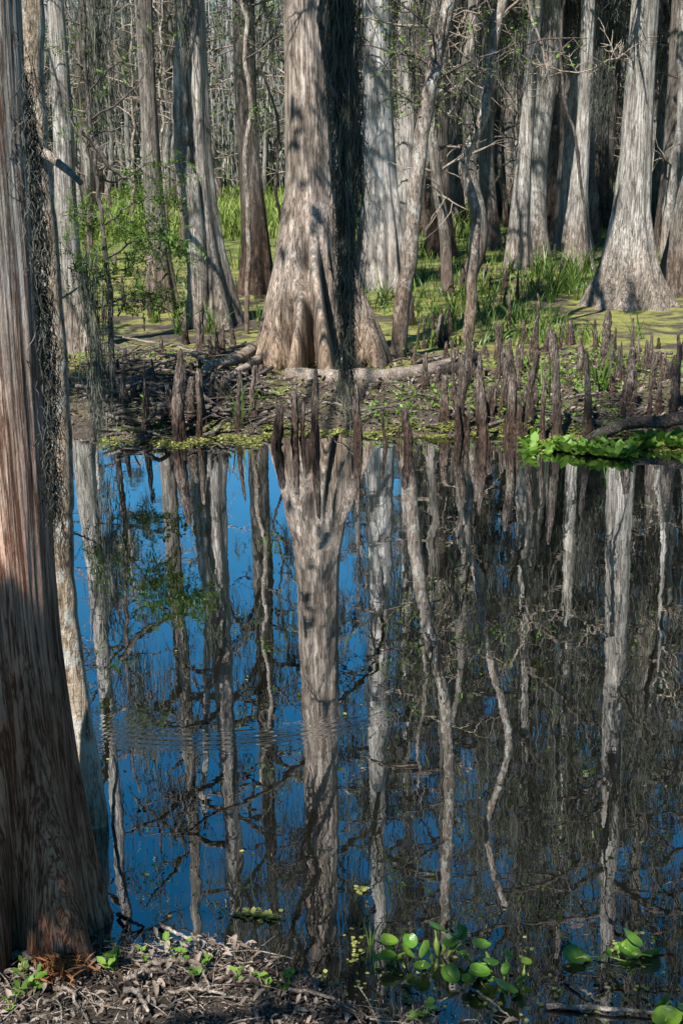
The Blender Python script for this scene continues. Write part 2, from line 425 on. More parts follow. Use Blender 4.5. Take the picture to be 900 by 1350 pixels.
def water_mat():
    m, nt, b, L = mat('dark_water')
    b.inputs['Base Color'].default_value = (0.006, 0.006, 0.005, 1)
    b.inputs['Roughness'].default_value = 0.3; b.inputs['Specular IOR Level'].default_value = 0.0
    pos = mapping(nt, (1, 1, 1))
    n1 = noise_node(nt, mapping(nt, (1.0, 1.0, 1)), 2.2, 2, 0.5)
    n2 = noise_node(nt, mapping(nt, (1.0, 1.3, 1)), 9.0, 2, 0.5)
    h = math_node(nt, 'ADD', math_node(nt, 'MULTIPLY', n1.outputs[0], 0.0009), math_node(nt, 'MULTIPLY', n2.outputs[0], 0.00013))

    def ring(px, py, r0, wd, lam, amp, mk):
        c = at(px, py)
        vm = nt.nodes.new('ShaderNodeVectorMath'); vm.operation = 'DISTANCE'; L.new(pos, vm.inputs[0]); vm.inputs[1].default_value = tuple(c)
        d = vm.outputs['Value']
        s = math_node(nt, 'SINE', math_node(nt, 'MULTIPLY', d, 2 * PI / lam))
        e = math_node(nt, 'DIVIDE', math_node(nt, 'SUBTRACT', d, r0), wd)
        e = math_node(nt, 'EXPONENT', math_node(nt, 'MULTIPLY', math_node(nt, 'MULTIPLY', e, e), -1.0))
        vm2 = nt.nodes.new('ShaderNodeVectorMath'); vm2.operation = 'DISTANCE'; L.new(pos, vm2.inputs[0]); vm2.inputs[1].default_value = tuple(at(mk[0], mk[1]))
        e2 = math_node(nt, 'DIVIDE', vm2.outputs['Value'], mk[2])
        e2 = math_node(nt, 'EXPONENT', math_node(nt, 'MULTIPLY', math_node(nt, 'MULTIPLY', e2, e2), -1.0))
        return math_node(nt, 'MULTIPLY', math_node(nt, 'MULTIPLY', s, math_node(nt, 'MULTIPLY', e, e2)), amp)
    h = math_node(nt, 'ADD', h, ring(300, 830, 1.36, 0.07, 0.045, 0.0003, (310, 1005, 0.45)))
    h = math_node(nt, 'ADD', h, ring(120, 940, 0.25, 0.18, 0.04, 0.00007, (165, 960, 0.2)))
    bp = nt.nodes.new('ShaderNodeBump'); bp.inputs['Strength'].default_value = 1.0; bp.inputs['Distance'].default_value = 1.0
    L.new(h, bp.inputs['Height'])
    gl = nt.nodes.new('ShaderNodeBsdfGlossy'); gl.inputs['Roughness'].default_value = 0.0; gl.inputs['Color'].default_value = (0.96, 0.98, 1.0, 1)
    L.new(bp.outputs[0], gl.inputs['Normal'])
    lw = nt.nodes.new('ShaderNodeLayerWeight'); lw.inputs[0].default_value = 0.5
    mr = nt.nodes.new('ShaderNodeMapRange'); L.new(lw.outputs['Facing'], mr.inputs[0])
    mr.inputs[1].default_value = 0.38; mr.inputs[2].default_value = 0.80; mr.inputs[3].default_value = 0.30; mr.inputs[4].default_value = 0.92
    mx = nt.nodes.new('ShaderNodeMixShader'); L.new(mr.outputs[0], mx.inputs[0]); L.new(b.outputs[0], mx.inputs[1]); L.new(gl.outputs[0], mx.inputs[2])
    L.new(mx.outputs[0], nt.nodes['Material Output'].inputs[0])
    return m


# ------------------------------------------------------------------ ground and water
NEAR = [at(*p)[:2] for p in ((-250, 1240), (-60, 1252), (150, 1262), (250, 1256), (330, 1275), (400, 1310), (470, 1352), (600, 1385), (900, 1420), (1150, 1430))]
FAR = [at(*p)[:2] for p in ((-300, 578), (60, 576), (130, 575), (220, 573), (330, 572), (430, 566), (540, 570), (640, 570), (700, 572), (780, 576), (900, 578), (1250, 578))]
nx_, ny_ = np.array(NEAR).T; fx_, fy_ = np.array(FAR).T


def near_edge(x): return np.interp(x, nx_, ny_) + 0.05 * vnoise(np.asarray(x) * 4, 0 * np.asarray(x), s=5)
def far_edge(x): return np.interp(x, fx_, fy_) + 0.16 * vnoise(np.asarray(x) * 1.7, 0 * np.asarray(x), s=6) + 0.08 * vnoise(np.asarray(x) * 5, 0 * np.asarray(x), s=8)


def gz(x, y):
    x = np.asarray(x, float); y = np.asarray(y, float)
    s = near_edge(x) - y
    zn = np.where(s > 0, 0.0 + 0.26 * (1 - np.exp(-np.maximum(s, 0) / 1.2)), -0.7 * (1 - np.exp(np.minimum(s, 0) / 0.8)))
    s2 = y - far_edge(x)
    rise = 0.16 * (1 - np.exp(-np.maximum(s2, 0) / 0.7)) * np.exp(-np.maximum(s2 - 3.2, 0) / 1.6) + 0.03
    zf = np.where(s2 > 0, rise, -0.7 * (1 - np.exp(np.minimum(s2, 0) / 0.7)))
    z = np.where(y < 7, zn, zf)
    rough = 0.035 * fbm(x * 2.1, y * 2.1, s=3, o=4) + 0.05 * fbm(x * 0.5, y * 0.5, s=4, o=3) * (y > 12)
    return z + rough * np.where((s > -0.4) | (s2 > -0.2), 1, 0.3)


def seq(*parts):
    out = []
    for a, b, st in parts: out += list(np.arange(a, b, st))
    return np.array(out)


gx = seq((-260, -60, 25), (-60, -16, 2.2), (-16, -5, 0.3), (-5, 5, 0.07), (5, 16, 0.3), (16, 60, 2.2), (60, 261, 25))
gy = seq((-30, 0, 2.0), (0, 2.2, 0.2), (2.2, 5.2, 0.045), (5.2, 10, 0.25), (10, 18, 0.07), (18, 40, 0.3), (40, 100, 2), (100, 420, 20))
GX, GY = np.meshgrid(gx, gy)
mb = MB(); mb.add(np.stack([GX, GY, gz(GX, GY)], -1).reshape(-1, 3), grid_quads(len(gy), len(gx), False))
g = link('ground', mb.mesh('ground', ground_mat())); tag(g, kind='structure')
mb = MB(); mb.add([(-60, -4, 0), (60, -4, 0), (60, 60, 0), (-60, 60, 0)], [(0, 1, 2, 3)])
wt = link('water', mb.mesh('water', water_mat(), False)); tag(wt, kind='structure')


# ------------------------------------------------------------------ trunks
def pchip(xq, x, y):
    return np.interp(xq, x, y)


def trunk_mesh(name, prof, material, seed, lobes=8, amp=0.35, hf=0.8, nang=72, up_amp=0.06, ridges=(), fine=0.012, dz=0.05, zbase=-0.35, dz_hi=0.3):
    """prof: rows (z, cx, cy, r) in world units, from the base up"""
    prof = np.array(sorted(prof, key=lambda r: r[0]), float)
    ztop = prof[-1, 0]; zsplit = min(ztop, 6.0)
    zs = np.concatenate([np.arange(zbase, zsplit, dz), np.arange(zsplit, ztop + 1e-6, dz_hi)])
    cx = np.interp(zs, prof[:, 0], prof[:, 1]); cy = np.interp(zs, prof[:, 0], prof[:, 2]); R = np.interp(zs, prof[:, 0], prof[:, 3])
    ker = np.exp(-np.linspace(-2, 2, 9) ** 2); ker /= ker.sum()
    for arr in (cx, cy, R):
        pad = np.concatenate([np.full(4, arr[0]), arr, np.full(4, arr[-1])]); arr[:] = np.convolve(pad, ker, 'valid')
    rg = np.random.default_rng(seed)
    th = np.linspace(0, 2 * PI, nang, endpoint=False)
    Z, T = np.meshgrid(zs, th, indexing='ij')
    zpos = np.maximum(Z, 0)
    Tt = T + 0.12 * np.sin(zpos * 0.9 + seed) * (1 + 0.3 * zpos)
    f = np.zeros_like(Tt)
    c0 = np.sort((np.arange(lobes) + rg.uniform(-0.28, 0.28, lobes)) * 2 * PI / lobes)
    for c in c0:
        a = rg.uniform(0.65, 1.1); wd = 0.25 * 2 * PI / lobes * rg.uniform(0.85, 1.25)
        d = (Tt - c + PI) % (2 * PI) - PI
        f = np.maximum(f, a * np.exp(-(d / wd) ** 2 / 2))
    A = amp * np.exp(-zpos / hf) + up_amp
    k = 1 + A * (f - 0.55)
    for (zp, tp, a, wd, z0, z1, soft) in ridges:
        tc = np.interp(Z, zp, tp)
        d = (T - tc + PI) % (2 * PI) - PI
        win = 1 / (1 + np.exp(-(Z - z0) / soft)) * 1 / (1 + np.exp((Z - z1) / soft))
        k = k + a * np.exp(-(d / wd) ** 2 / 2) * win
    cT, sT = np.cos(T), np.sin(T)
    k = k + 0.05 * fbm(cT * 1.5 + seed * 7.7, sT * 1.5, Z * 0.5, seed, 3) + fine * fbm(cT * 9 + seed, sT * 9, Z * 1.6, seed + 5, 3)
    RR = R[:, None] * k
    V = np.stack([cx[:, None] + RR * cT, cy[:, None] + RR * sT, Z], -1)
    mb = MB(); mb.add(V.reshape(-1, 3), grid_quads(len(zs), nang, True))
    # cap
    n = len(zs)
    mb.add([(cx[-1], cy[-1], zs[-1])]); j = np.arange(nang)
    mb.t.append(np.stack([(n - 1) * nang + j, (n - 1) * nang + (j + 1) % nang, np.full(nang, mb.n - 1)], 1))
    return mb.mesh(name, material), (zs, cx, cy, R)


# ------------------------------------------------------------------ canopies
def grow(rg, p, d, L, r, lvl, out, maxlvl, droop=0.15, kids=(3, 5), jit=0.28):
    n = max(5, int(L / 0.22)); pts = [np.array(p, float)]; d = np.array(d, float); d /= np.linalg.norm(d)
    st = L / n
    for i in range(n):
        d = d + rg.normal(0, jit, 3) * 0.55 + np.array([0, 0, -droop * (i / n)]) * 0.5
        d /= np.linalg.norm(d); pts.append(pts[-1] + d * st)
    pts = np.array(pts); rad = r * (1 - 0.8 * np.linspace(0, 1, n + 1)) + 0.002
    out.append((pts, rad, lvl))
    if lvl < maxlvl:
        for _ in range(rg.integers(*kids) + 1):
            k = rg.integers(max(1, n // 4), n)
            az = rg.uniform(0, 2 * PI)
            side = np.cross(d, [math.cos(az), math.sin(az), 0.4]); side /= np.linalg.norm(side) + 1e-9
            dd = (pts[k] - pts[k - 1]) / st * 0.55 + side * 0.9 + np.array([0, 0, 0.15])
            grow(rg, pts[k], dd, L * rg.uniform(0.3, 0.6), max(rad[k] * 0.6, 0.004), lvl + 1, out, maxlvl, droop, kids, jit)


def moss_on(mb, paths, rg, dens, lmin, lmax, wd, seed, per=22, lv=(0, 1, 2), rad=0.08, K=5):
    S = []; Ls = []
    for pts, r, lvl in paths:
        if lvl not in lv: continue
        seg = np.linalg.norm(pts[-1] - pts[0]) + 0.1
        m = rg.poisson(dens * seg)
        for _ in range(m):
            i = rg.integers(1, len(pts)); c = pts[i]
            l = lmin + (lmax - lmin) * rg.random() ** 2
            q = rg.integers(per // 2, per + 1)
            s = c + rg.normal(0, rad, (q, 3)) * np.array([1.4, 1.4, 0.5])
            S.append(s); Ls.append(l * rg.uniform(0.25, 1.05, q))
    if S: strands(mb, np.concatenate(S), np.concatenate(Ls), wd, K, 0.05, seed)


def canopy(seed, H=9.0, nl=16, spread=2.6, moss=1.0, leaf=1.0, lo=0.0, wd=0.03, leafsz=0.1, mossL=(0.3, 1.9)):
    """branches, foliage and moss around an upright axis, z from 0 to H"""
    rg = np.random.default_rng(seed)
    out = []
    for i in range(nl):
        z = lo + (H - lo) * (i + rg.random()) / nl
        az = i * 2.4 + rg.uniform(-0.6, 0.6)
        L = spread * rg.uniform(0.45, 1.1) * (1 - 0.55 * (z / H))
        d = np.array([math.cos(az), math.sin(az), rg.uniform(0.0, 0.65)])
        grow(rg, (0, 0, z), d, L, 0.02 + 0.016 * L, 0, out, 2)
    bm = MB()
    for pts, r, lvl in out: tube(bm, pts, r, 6 if lvl == 0 else (4 if lvl == 1 else 3))
    tube(bm, np.stack([np.zeros(12), np.zeros(12), np.linspace(0, H * 1.02, 12)], 1), np.linspace(0.03, 0.012, 12), 5)   # leader
    mm = MB(); moss_on(mm, out, rg, 1.2 * moss, mossL[0], mossL[1], wd, seed + 3)
    fm = MB(); P = []
    for pts, r, lvl in out:
        if lvl == 0: continue
        q = rg.poisson(9 * leaf * np.linalg.norm(pts[-1] - pts[0]))
        if q: P.append(pts[rg.integers(1, len(pts), q)] + rg.normal(0, 0.12, (q, 3)))
    if P: leaves(fm, np.concatenate(P), leafsz, seed + 9)
    return bm.mesh('branches', M_TWIG), (fm.mesh('foliage', M_LEAF, False) if P else None), (mm.mesh('spanish_moss', M_MOSS, False) if mm.n else None)


CAN = [canopy(100 + i, H=[9, 8, 10, 9, 8, 10][i], nl=[13, 12, 18, 11, 11, 20][i], spread=[2.0, 1.8, 2.8, 1.9, 1.7, 2.6][i],
              moss=[0.4, 0.3, 0.42, 0.35, 0.25, 0.5][i], leaf=[0.5, 0.6, 0.5, 0.7, 0.7, 0.5][i]) for i in range(6)]


CAN.append(canopy(131, H=9, nl=20, spread=2.3, moss=0.22, leaf=1.3, wd=0.02, leafsz=0.075, mossL=(0.3, 1.2)))
CAN.append(canopy(137, H=9, nl=16, spread=2.8, moss=0.3, leaf=1.0, wd=0.02, leafsz=0.075, mossL=(0.4, 1.6)))


def add_canopy(root, ci, base, sc, rz, lean=(0, 0)):
    for nm, me in zip(('branches', 'foliage', 'spanish_moss'), CAN[ci]):
        if me is None: continue
        o = link(nm, me, root, base); o.scale = sc; o.rotation_euler = (-lean[1], lean[0], rz)


def hero(name, label, D, rows, material, seed, H=15, can=(0,), can_z=5.0, csc=1.0, cat='tree', group=None, base_extra=None, lean=None, **kw):
    """rows: (y_px, x_left, x_right) of the silhouette, top to bottom, at horizontal distance D"""
    prof = []
    for (y, xl, xr) in rows:
        p = at_d((xl + xr) / 2, y, D); r = (xr - xl) / 2 / F * depth_d((xl + xr) / 2, y, D)
        prof.append((p[2], p[0], p[1], r))
    prof.sort(key=lambda r: r[0])
    z0, x0, y0, r0 = prof[0]
    if z0 > 0.0: prof.insert(0, (-0.2, x0, y0, r0 * 1.05))
    zt, xt, yt, rt = prof[-1]
    k = max(0, len(prof) - 3)
    if lean is None: lean = ((xt - prof[k][1]) / max(zt - prof[k][0], 0.1) * 0.5, 0.0)
    for u in (0.33, 0.66, 1.0):
        z = zt + (H - zt) * u
        prof.append((z, xt + lean[0] * (z - zt) + 0.08 * math.sin(seed + 3 * u), yt + lean[1] * (z - zt), rt * (1 - 0.72 * u)))
    loc = (prof[0][1], prof[0][2], 0.0)
    root = empty(name, loc); tag(root, label, cat, group)
    rel = [(z, x - loc[0], y - loc[1], r) for (z, x, y, r) in prof]
    me, info = trunk_mesh('trunk', rel, material, seed, **kw)
    link('trunk', me, root)
    for i, c in enumerate(can):
        zc = can_z + i * 0.7
        bx = np.interp(zc, info[0], info[1]); by = np.interp(zc, info[0], info[2])
        s = (H - zc + 0.3) / 9.5 * csc
        add_canopy(root, c, (bx, by, zc), (csc, csc, s), seed * 1.3 + i * 2.0, lean)
    return root, rel, info


HERO = {}
# main cypress, with its folds
Dm = at(427, 500)[1]
def fold(path, cx_r, amp, wd, y0, y1, soft=0.08):
    zp = []; tp = []
    for (y, x) in path:
        p = at_d(x, y, Dm); zp.append(p[2])
        cx, r = np.interp(y, [250, 300, 400, 470, 490], [407, 410, 418, 425, 427]), np.interp(y, [250, 300, 400, 470, 490], [31, 42, 62, 80, 84])
        tp.append(-PI / 2 + math.asin(max(-0.95, min(0.95, (x - cx) / r))))
    o = np.argsort(zp)
    return (np.array(zp)[o], np.array(tp)[o], amp, wd, at_d(420, y1, Dm)[2], at_d(420, y0, Dm)[2], soft)
RID = [fold([(360, 407), (400, 403), (470, 396), (500, 394)], 0, 0.38, 0.09, 365, 560),
       fold([(330, 414), (400, 421), (480, 433), (500, 436)], 0, 0.56, 0.10, 338, 560),
       fold([(340, 430), (400, 437), (490, 452)], 0, -0.55, 0.11, 338, 480),
       fold([(300, 400), (400, 412), (490, 414)], 0, -0.52, 0.08, 320, 560),
       fold([(370, 384), (430, 380), (500, 378)], 0, -0.4, 0.06, 390, 560),
       fold([(330, 455), (420, 478), (500, 488)], 0, 0.14, 0.20, 320, 560),
       fold([(330, 440), (420, 466), (500, 470)], 0, -0.35, 0.06, 330, 560)]
HERO['main'] = hero('cypress_tree', 'broad pale cypress with deep folded base, standing centre on the bank behind dark hanging moss', Dm,
     [(0, 374, 431), (150, 376, 434), (250, 376, 439), (300, 369, 449), (350, 362, 464), (400, 352, 484), (450, 342, 505), (490, 335, 518), (515, 326, 528)], B_WARM, 3,
     H=17, can=(0, 3), can_z=6.5, csc=1.0, nang=180, lobes=11, amp=0.2, hf=1.0, ridges=RID, dz=0.035, up_amp=0.07)
# big right cypress
HERO['right'] = hero('cypress_tree', 'tall pale cypress with wide fluted skirt on yellow duckweed at right', at(828, 407)[1],
     [(0, 833, 868), (100, 825, 862), (200, 818, 858), (280, 808, 856), (330, 798, 862), (360, 790, 868), (395, 775, 884), (415, 762, 898)], B_PALE, 12,
     H=19, can=(1, 7), can_z=7.5, csc=1.1, nang=150, lobes=10, amp=0.5, hf=1.2, up_amp=0.05)
# smooth white trunk behind the main one
HERO['white'] = hero('cypress_tree', 'smooth whitish straight trunk just right of the black moss curtain', at(500, 384)[1],
     [(0, 478, 514), (150, 479, 518), (250, 479, 524), (300, 475, 530), (350, 470, 534), (384, 464, 540)], B_WHITE, 17,
     H=20, can=(3, 7), can_z=9, csc=1.1, nang=120, lobes=12, amp=0.4, hf=1.5, up_amp=0.03)
# far left pale trunk
HERO['l1'] = hero('cypress_tree', 'pale grey trunk between the shaggy foreground tree and the leafy sapling', at(110, 470)[1],
     [(0, 62, 84), (170, 70, 98), (250, 72, 100), (330, 76, 106), (400, 82, 118), (440, 84, 128), (470, 82, 136)], B_PALE, 21,
     H=15, can=(6,), can_z=8, csc=0.9, nang=80, lobes=7, amp=0.4, hf=0.7)
HERO['l2'] = hero('cypress_tree', 'slim dark grey trunk with knobby flared base left of the twisted cypress', at(210, 408)[1],
     [(0, 178, 201), (120, 184, 206), (200, 187, 211), (270, 191, 217), (330, 194, 224), (380, 192, 232), (408, 188, 238)], B_GREY, 26,
     H=18, can=(7,), can_z=5.6, csc=1.0, nang=80, lobes=7, amp=0.5, hf=0.7)
HERO['l3'] = hero('cypress_tree', 'twisted two-stemmed grey cypress with spreading flared roots left of centre', at(272, 432)[1],
     [(0, 238, 270), (100, 240, 274), (200, 245, 279), (270, 249, 286), (330, 251, 296), (380, 248, 308), (415, 244, 318), (432, 240, 324)], B_PALE, 31,
     H=18, can=(6,), can_z=8.5, csc=1.1, nang=110, lobes=7, amp=0.55, hf=0.9, up_amp=0.22)
r3 = HERO['l3'][0]
mbx = MB()
pts = [at_d(x, y, at(272, 432)[1] - 0.25) for (x, y) in ((262, 430), (258, 330), (252, 250), (240, 205), (236, 150), (238, 80), (234, 0))]
pts.append(pts[-1] + np.array([-0.2, 0, 3.5]))
tube(mbx, smooth_path(pts, 50, 0.03, 2) - np.array(r3.location), np.linspace(0.17, 0.05, 50), 16, 2, 0.25)
link('side_stem', mbx.mesh('side_stem', B_PALE), r3)
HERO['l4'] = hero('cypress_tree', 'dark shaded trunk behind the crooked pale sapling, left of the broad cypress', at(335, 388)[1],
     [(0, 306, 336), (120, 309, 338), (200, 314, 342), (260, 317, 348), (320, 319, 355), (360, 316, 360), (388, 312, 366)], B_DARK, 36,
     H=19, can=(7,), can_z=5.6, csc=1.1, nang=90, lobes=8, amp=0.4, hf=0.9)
HERO['c1'] = hero('cypress_tree', 'thin pale straight trunk between the whitish trunk and the mottled leaning one', at(535, 334)[1],
     [(0, 528, 547), (150, 527, 547), (250, 524, 546), (300, 522, 548), (334, 518, 552)], B_PALE, 41,
     H=21, can=(2, 6), can_z=9.5, csc=1.2, nang=60, lobes=8, amp=0.3, hf=1.0)
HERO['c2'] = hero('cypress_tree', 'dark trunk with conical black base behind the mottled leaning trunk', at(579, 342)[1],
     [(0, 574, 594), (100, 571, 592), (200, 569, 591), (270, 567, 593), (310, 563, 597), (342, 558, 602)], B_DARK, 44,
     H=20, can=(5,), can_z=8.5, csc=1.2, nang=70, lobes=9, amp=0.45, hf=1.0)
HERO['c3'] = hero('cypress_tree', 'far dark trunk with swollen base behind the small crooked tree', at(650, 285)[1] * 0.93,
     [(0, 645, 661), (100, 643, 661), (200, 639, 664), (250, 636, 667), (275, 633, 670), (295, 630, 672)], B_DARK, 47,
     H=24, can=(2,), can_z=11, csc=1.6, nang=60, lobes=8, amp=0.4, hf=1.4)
HERO['r1'] = hero('cypress_tree', 'leaning trunk with red brown foot, right of the small crooked tree', at(683, 356)[1],
     [(0, 697, 715), (100, 690, 708), (200, 682, 701), (250, 676, 699), (300, 670, 698), (356, 664, 702)], B_PALE, 52,
     H=20, can=(0, 7), can_z=6.5, csc=1.25, nang=70, lobes=8, amp=0.28, hf=1.0)
HERO['r2'] = hero('cypress_tree', 'pale trunk with reddish waterline and a vine climbing it, left of the big right cypress', at(760, 354)[1],
     [(0, 766, 784), (100, 764, 781), (180, 758, 777), (250, 752, 774), (300, 748, 775), (340, 742, 780), (354, 738, 784)], B_PALE, 56,
     H=20, can=(3, 6), can_z=6.8, csc=1.2, nang=70, lobes=8, amp=0.35, hf=1.0)
HERO['r3'] = hero('cypress_tree', 'broad dim trunk cut by the right edge of the photo, behind the big right cypress', at(890, 330)[1] * 0.98,
     [(0, 885, 925), (100, 880, 922), (200, 874, 918), (260, 868, 920), (310, 862, 930), (335, 856, 940)], B_GREY, 61,
     H=21, can=(5, 7), can_z=8, csc=1.3, nang=70, lobes=8, amp=0.4, hf=1.2)
HERO['r4'] = hero('cypress_tree', 'leaning brown trunk at the right edge beside the skirt of the big right cypress', at(886, 392)[1],
     [(150, 925, 955), (250, 895, 928), (320, 880, 915), (370, 866, 905), (392, 858, 908)], B_GREY, 66,
     H=17, can=(6, 0), can_z=8, csc=1.1, nang=70, lobes=7, amp=0.4, hf=0.9)
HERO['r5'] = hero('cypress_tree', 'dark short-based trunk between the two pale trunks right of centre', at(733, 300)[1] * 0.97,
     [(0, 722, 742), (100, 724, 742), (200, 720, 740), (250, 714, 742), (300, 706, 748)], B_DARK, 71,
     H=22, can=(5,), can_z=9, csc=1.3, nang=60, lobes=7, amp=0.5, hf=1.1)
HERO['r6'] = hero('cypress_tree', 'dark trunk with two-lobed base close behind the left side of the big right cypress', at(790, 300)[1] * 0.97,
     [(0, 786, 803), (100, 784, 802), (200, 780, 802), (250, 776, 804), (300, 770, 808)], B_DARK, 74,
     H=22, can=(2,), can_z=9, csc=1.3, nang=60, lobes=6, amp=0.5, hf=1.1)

r2r = HERO['r2'][0]; Dv = HERO['r2'][0].location.y - 0.32
mbx = MB(); tube(mbx, smooth_path([at_d(x, y, Dv) for (x, y) in ((776, 352), (772, 300), (768, 255), (760, 210), (757, 175), (748, 150), (741, 120), (738, 60), (742, 0), (745, -40))], 50, 0.02, 4) - np.array(r2r.location), 0.03, 7)
link('vine', mbx.mesh('vine', M_TWIG), r2r)

# low limbs with twigs and moss on the big trunks: their shadows dapple the bark
for nm, zz in (('main', (4.7, 5.4, 6.3, 7.4)), ('right', (5.6, 6.6, 7.8, 9)), ('white', (6.2, 7.4, 8.8)), ('l3', (5.2, 6.2, 7.4)), ('l1', (4.8, 6.0)), ('l2', (5.4, 6.8)), ('l4', (5.6, 7.2)), ('r1', (6.2, 7.6, 9)), ('r2', (6.4, 8.0))):
    hr_, rel_, inf = HERO[nm]; rgl = np.random.default_rng(len(nm) * 31 + int(zz[0] * 10))
    for z_ in zz:
        p0 = np.array([np.interp(z_, inf[0], inf[1]), np.interp(z_, inf[0], inf[2]), z_])
        az = math.atan2(SUN[1], SUN[0]) + rgl.uniform(-0.75, 0.75); lo_ = []
        grow(rgl, p0, (math.cos(az), math.sin(az), rgl.uniform(0.1, 0.6)), rgl.uniform(1.6, 2.7), 0.045, 0, lo_, 2, 0.1, (4, 7))
        lm = MB()
        for pts, r_, lvl in lo_: tube(lm, pts, r_, 7 if lvl == 0 else 4)
        lo = link('limb', lm.mesh('limb', M_TWIG), hr_)
        mo = MB(); moss_on(mo, lo_, rgl, 0.8, 0.2, 0.9, 0.014, int(z_ * 10), 16, (0, 1), 0.05)
        if mo.n: link('spanish_moss', mo.mesh('spanish_moss', M_MOSS, False), lo)


def slim(name, label, pix, material, r0, r1, seed, D, extra=(), sides=14, bump=0.2, b0=0.5, n=60, cat='tree', jit=0.015):
    """small crooked trees from a pixel path (top first) at one distance, continued upward by world offsets"""
    ps = [at_d(x, y, D) for (x, y) in pix][::-1]
    p0 = ps[0].copy(); ps.insert(0, p0 + np.array([0, 0, -p0[2] - 0.25]))
    for e in extra: ps.append(ps[-1] + np.array(e))
    loc = np.array([p0[0], p0[1], 0.0])
    root = empty(name, loc); tag(root, label, cat)
    mb = MB(); pth = smooth_path(ps, n, jit, seed) - loc
    tube(mb, pth, np.linspace(r0, r1, n), sides, seed, bump)
    link('trunk', mb.mesh('trunk', material), root)
    rg = np.random.default_rng(seed); out = []
    for k in range(10):
        i = rg.integers(int(n * b0), n); az = rg.uniform(0, 2 * PI)
        grow(rg, pth[i], (math.cos(az), math.sin(az) * 0.8, 0.6), rg.uniform(0.5, 1.5), 0.014, 1, out, 2, 0.1)
    bm = None
    for pts, r, lvl in out + [(None, None, 1)]:
        if lvl == 1:
            if bm is not None: link('branch', bm.mesh('branch', M_TWIG), root)
            bm = MB()
        if pts is not None: tube(bm, pts, r, 5)
    for pts, r, lvl in out:
        if rg.random() < 0.5: continue
        mm = MB(); c = pts[rg.integers(1, len(pts))]
        strands(mm, c + rg.normal(0, 0.03, (16, 3)), rg.uniform(0.1, 0.6, 16), 0.01, 7, 0.02, seed)
        link('moss_tuft', mm.mesh('moss_tuft', M_MOSS, False), root)
    fm = MB(); P = [pts[rg.integers(1, len(pts), 14)] + rg.normal(0, 0.05, (14, 3)) for pts, r, l in out if l == 2]
    if P: leaves(fm, np.concatenate(P), 0.055, seed); link('foliage', fm.mesh('foliage', M_FRESH, False), root)
    return root


slim('swamp_tree', 'slender mottled trunk leaning right, spotted with pale lichen, beside the whitish trunk',
     [(592, -10), (578, 60), (566, 120), (556, 180), (547, 250), (538, 340), (529, 420), (522, 492)], B_BIRCH, 0.10, 0.06, 4, at(522, 492)[1], ((0.1, 0.1, 1.3), (-0.05, 0.1, 1.6), (0.12, 0, 1.5)))
crook = slim('swamp_tree', 'small crooked tree with a knotty elbow, standing among knees right of centre',
     [(664, -10), (653, 45), (645, 110), (633, 165), (612, 212), (616, 245), (627, 285), (622, 360), (619, 420), (616, 470)], B_BIRCH, 0.072, 0.05, 9, at(616, 470)[1], ((0.3, 0.1, 1.2), (-0.3, 0.1, 1.4), (0.3, 0, 1.2)), bump=0.3)
slim('swamp_tree', 'thin crooked pale sapling climbing in front of the dark trunk left of centre',
     [(316, -10), (326, 28), (322, 75), (331, 130), (329, 165), (322, 205), (326, 270), (329, 330), (326, 390), (325, 440)], B_BIRCH, 0.038, 0.028, 15, at(325, 445)[1], ((0.1, 0, 1.0), (-0.2, 0, 1.5)), sides=9)
slim('swamp_tree', 'spindly bent grey sapling hugging the left side of the broad cypress',
     [(352, 20), (343, 60), (341, 82), (352, 110), (366, 160), (366, 210), (363, 255), (372, 300), (376, 345)], M_TWIG, 0.028, 0.018, 19, at(372, 400)[1], ((-0.1, 0, 0.8), (0.2, 0, 1.0)), sides=8)

Dk = at(616, 470)[1]
for path, rr in ((((655, 30), (690, -5), (700, 25), (712, 55), (718, 78), (722, 92)), 0.02), (((718, 80), (735, 92), (770, 94), (800, 80), (815, 76)), 0.010), (((653, 45), (630, 22), (612, 14), (590, 28), (572, 44)), 0.012), (((612, 85), (580, 92), (556, 108), (546, 128)), 0.008)):
    rgk = np.random.default_rng(int(path[0][0])); pk = smooth_path([at_d(x, y, Dk - 0.1 * k) for k, (x, y) in enumerate(path)], 24, 0.012, 3)
    bk = MB(); tube(bk, pk - np.array(crook.location), np.linspace(rr, rr * 0.35, 24), 7, 2, 0.2)
    ok_ = []
    for k in range(9):
        j = rgk.integers(6, 24); grow(rgk, pk[j], rgk.normal(0, 1, 3) + np.array([0.3, 0, 0.1]), rgk.uniform(0.2, 0.6), 0.005, 1, ok_, 2, 0.1)
    for pts, r_, lvl in ok_: tube(bk, pts - np.array(crook.location), r_, 4)
    link('bare_branch', bk.mesh('bare_branch', M_DRIFT), crook)
# foreground: shaggy cypress
D1 = at(40, 1215)[1]
HERO['fore'] = hero('cypress_tree', 'huge shaggy reddish cypress filling the left edge in the foreground', D1,
     [(0, -84, 27), (200, -82, 37), (400, -80, 50), (600, -76, 64), (750, -76, 71), (850, -78, 80), (900, -80, 87), (1000, -86, 100), (1100, -98, 117), (1190, -116, 134), (1250, -134, 152)], B_FORE, 81,
     H=14, can=(1,), can_z=8.5, csc=0.8, nang=260, lobes=8, amp=0.22, hf=0.4, up_amp=0.05, dz=0.02, fine=0.022, ridges=[(np.array([0, .9]), np.array([5.5, 5.3]), 0.42, 0.22, -1, 0.5, 0.15), (np.array([0, .9]), np.array([4.75, 4.9]), 0.34, 0.16, -1, 0.4, 0.12), (np.array([0, .9]), np.array([5.1, 5.12]), -0.35, 0.11, -1, 0.6, 0.15)])
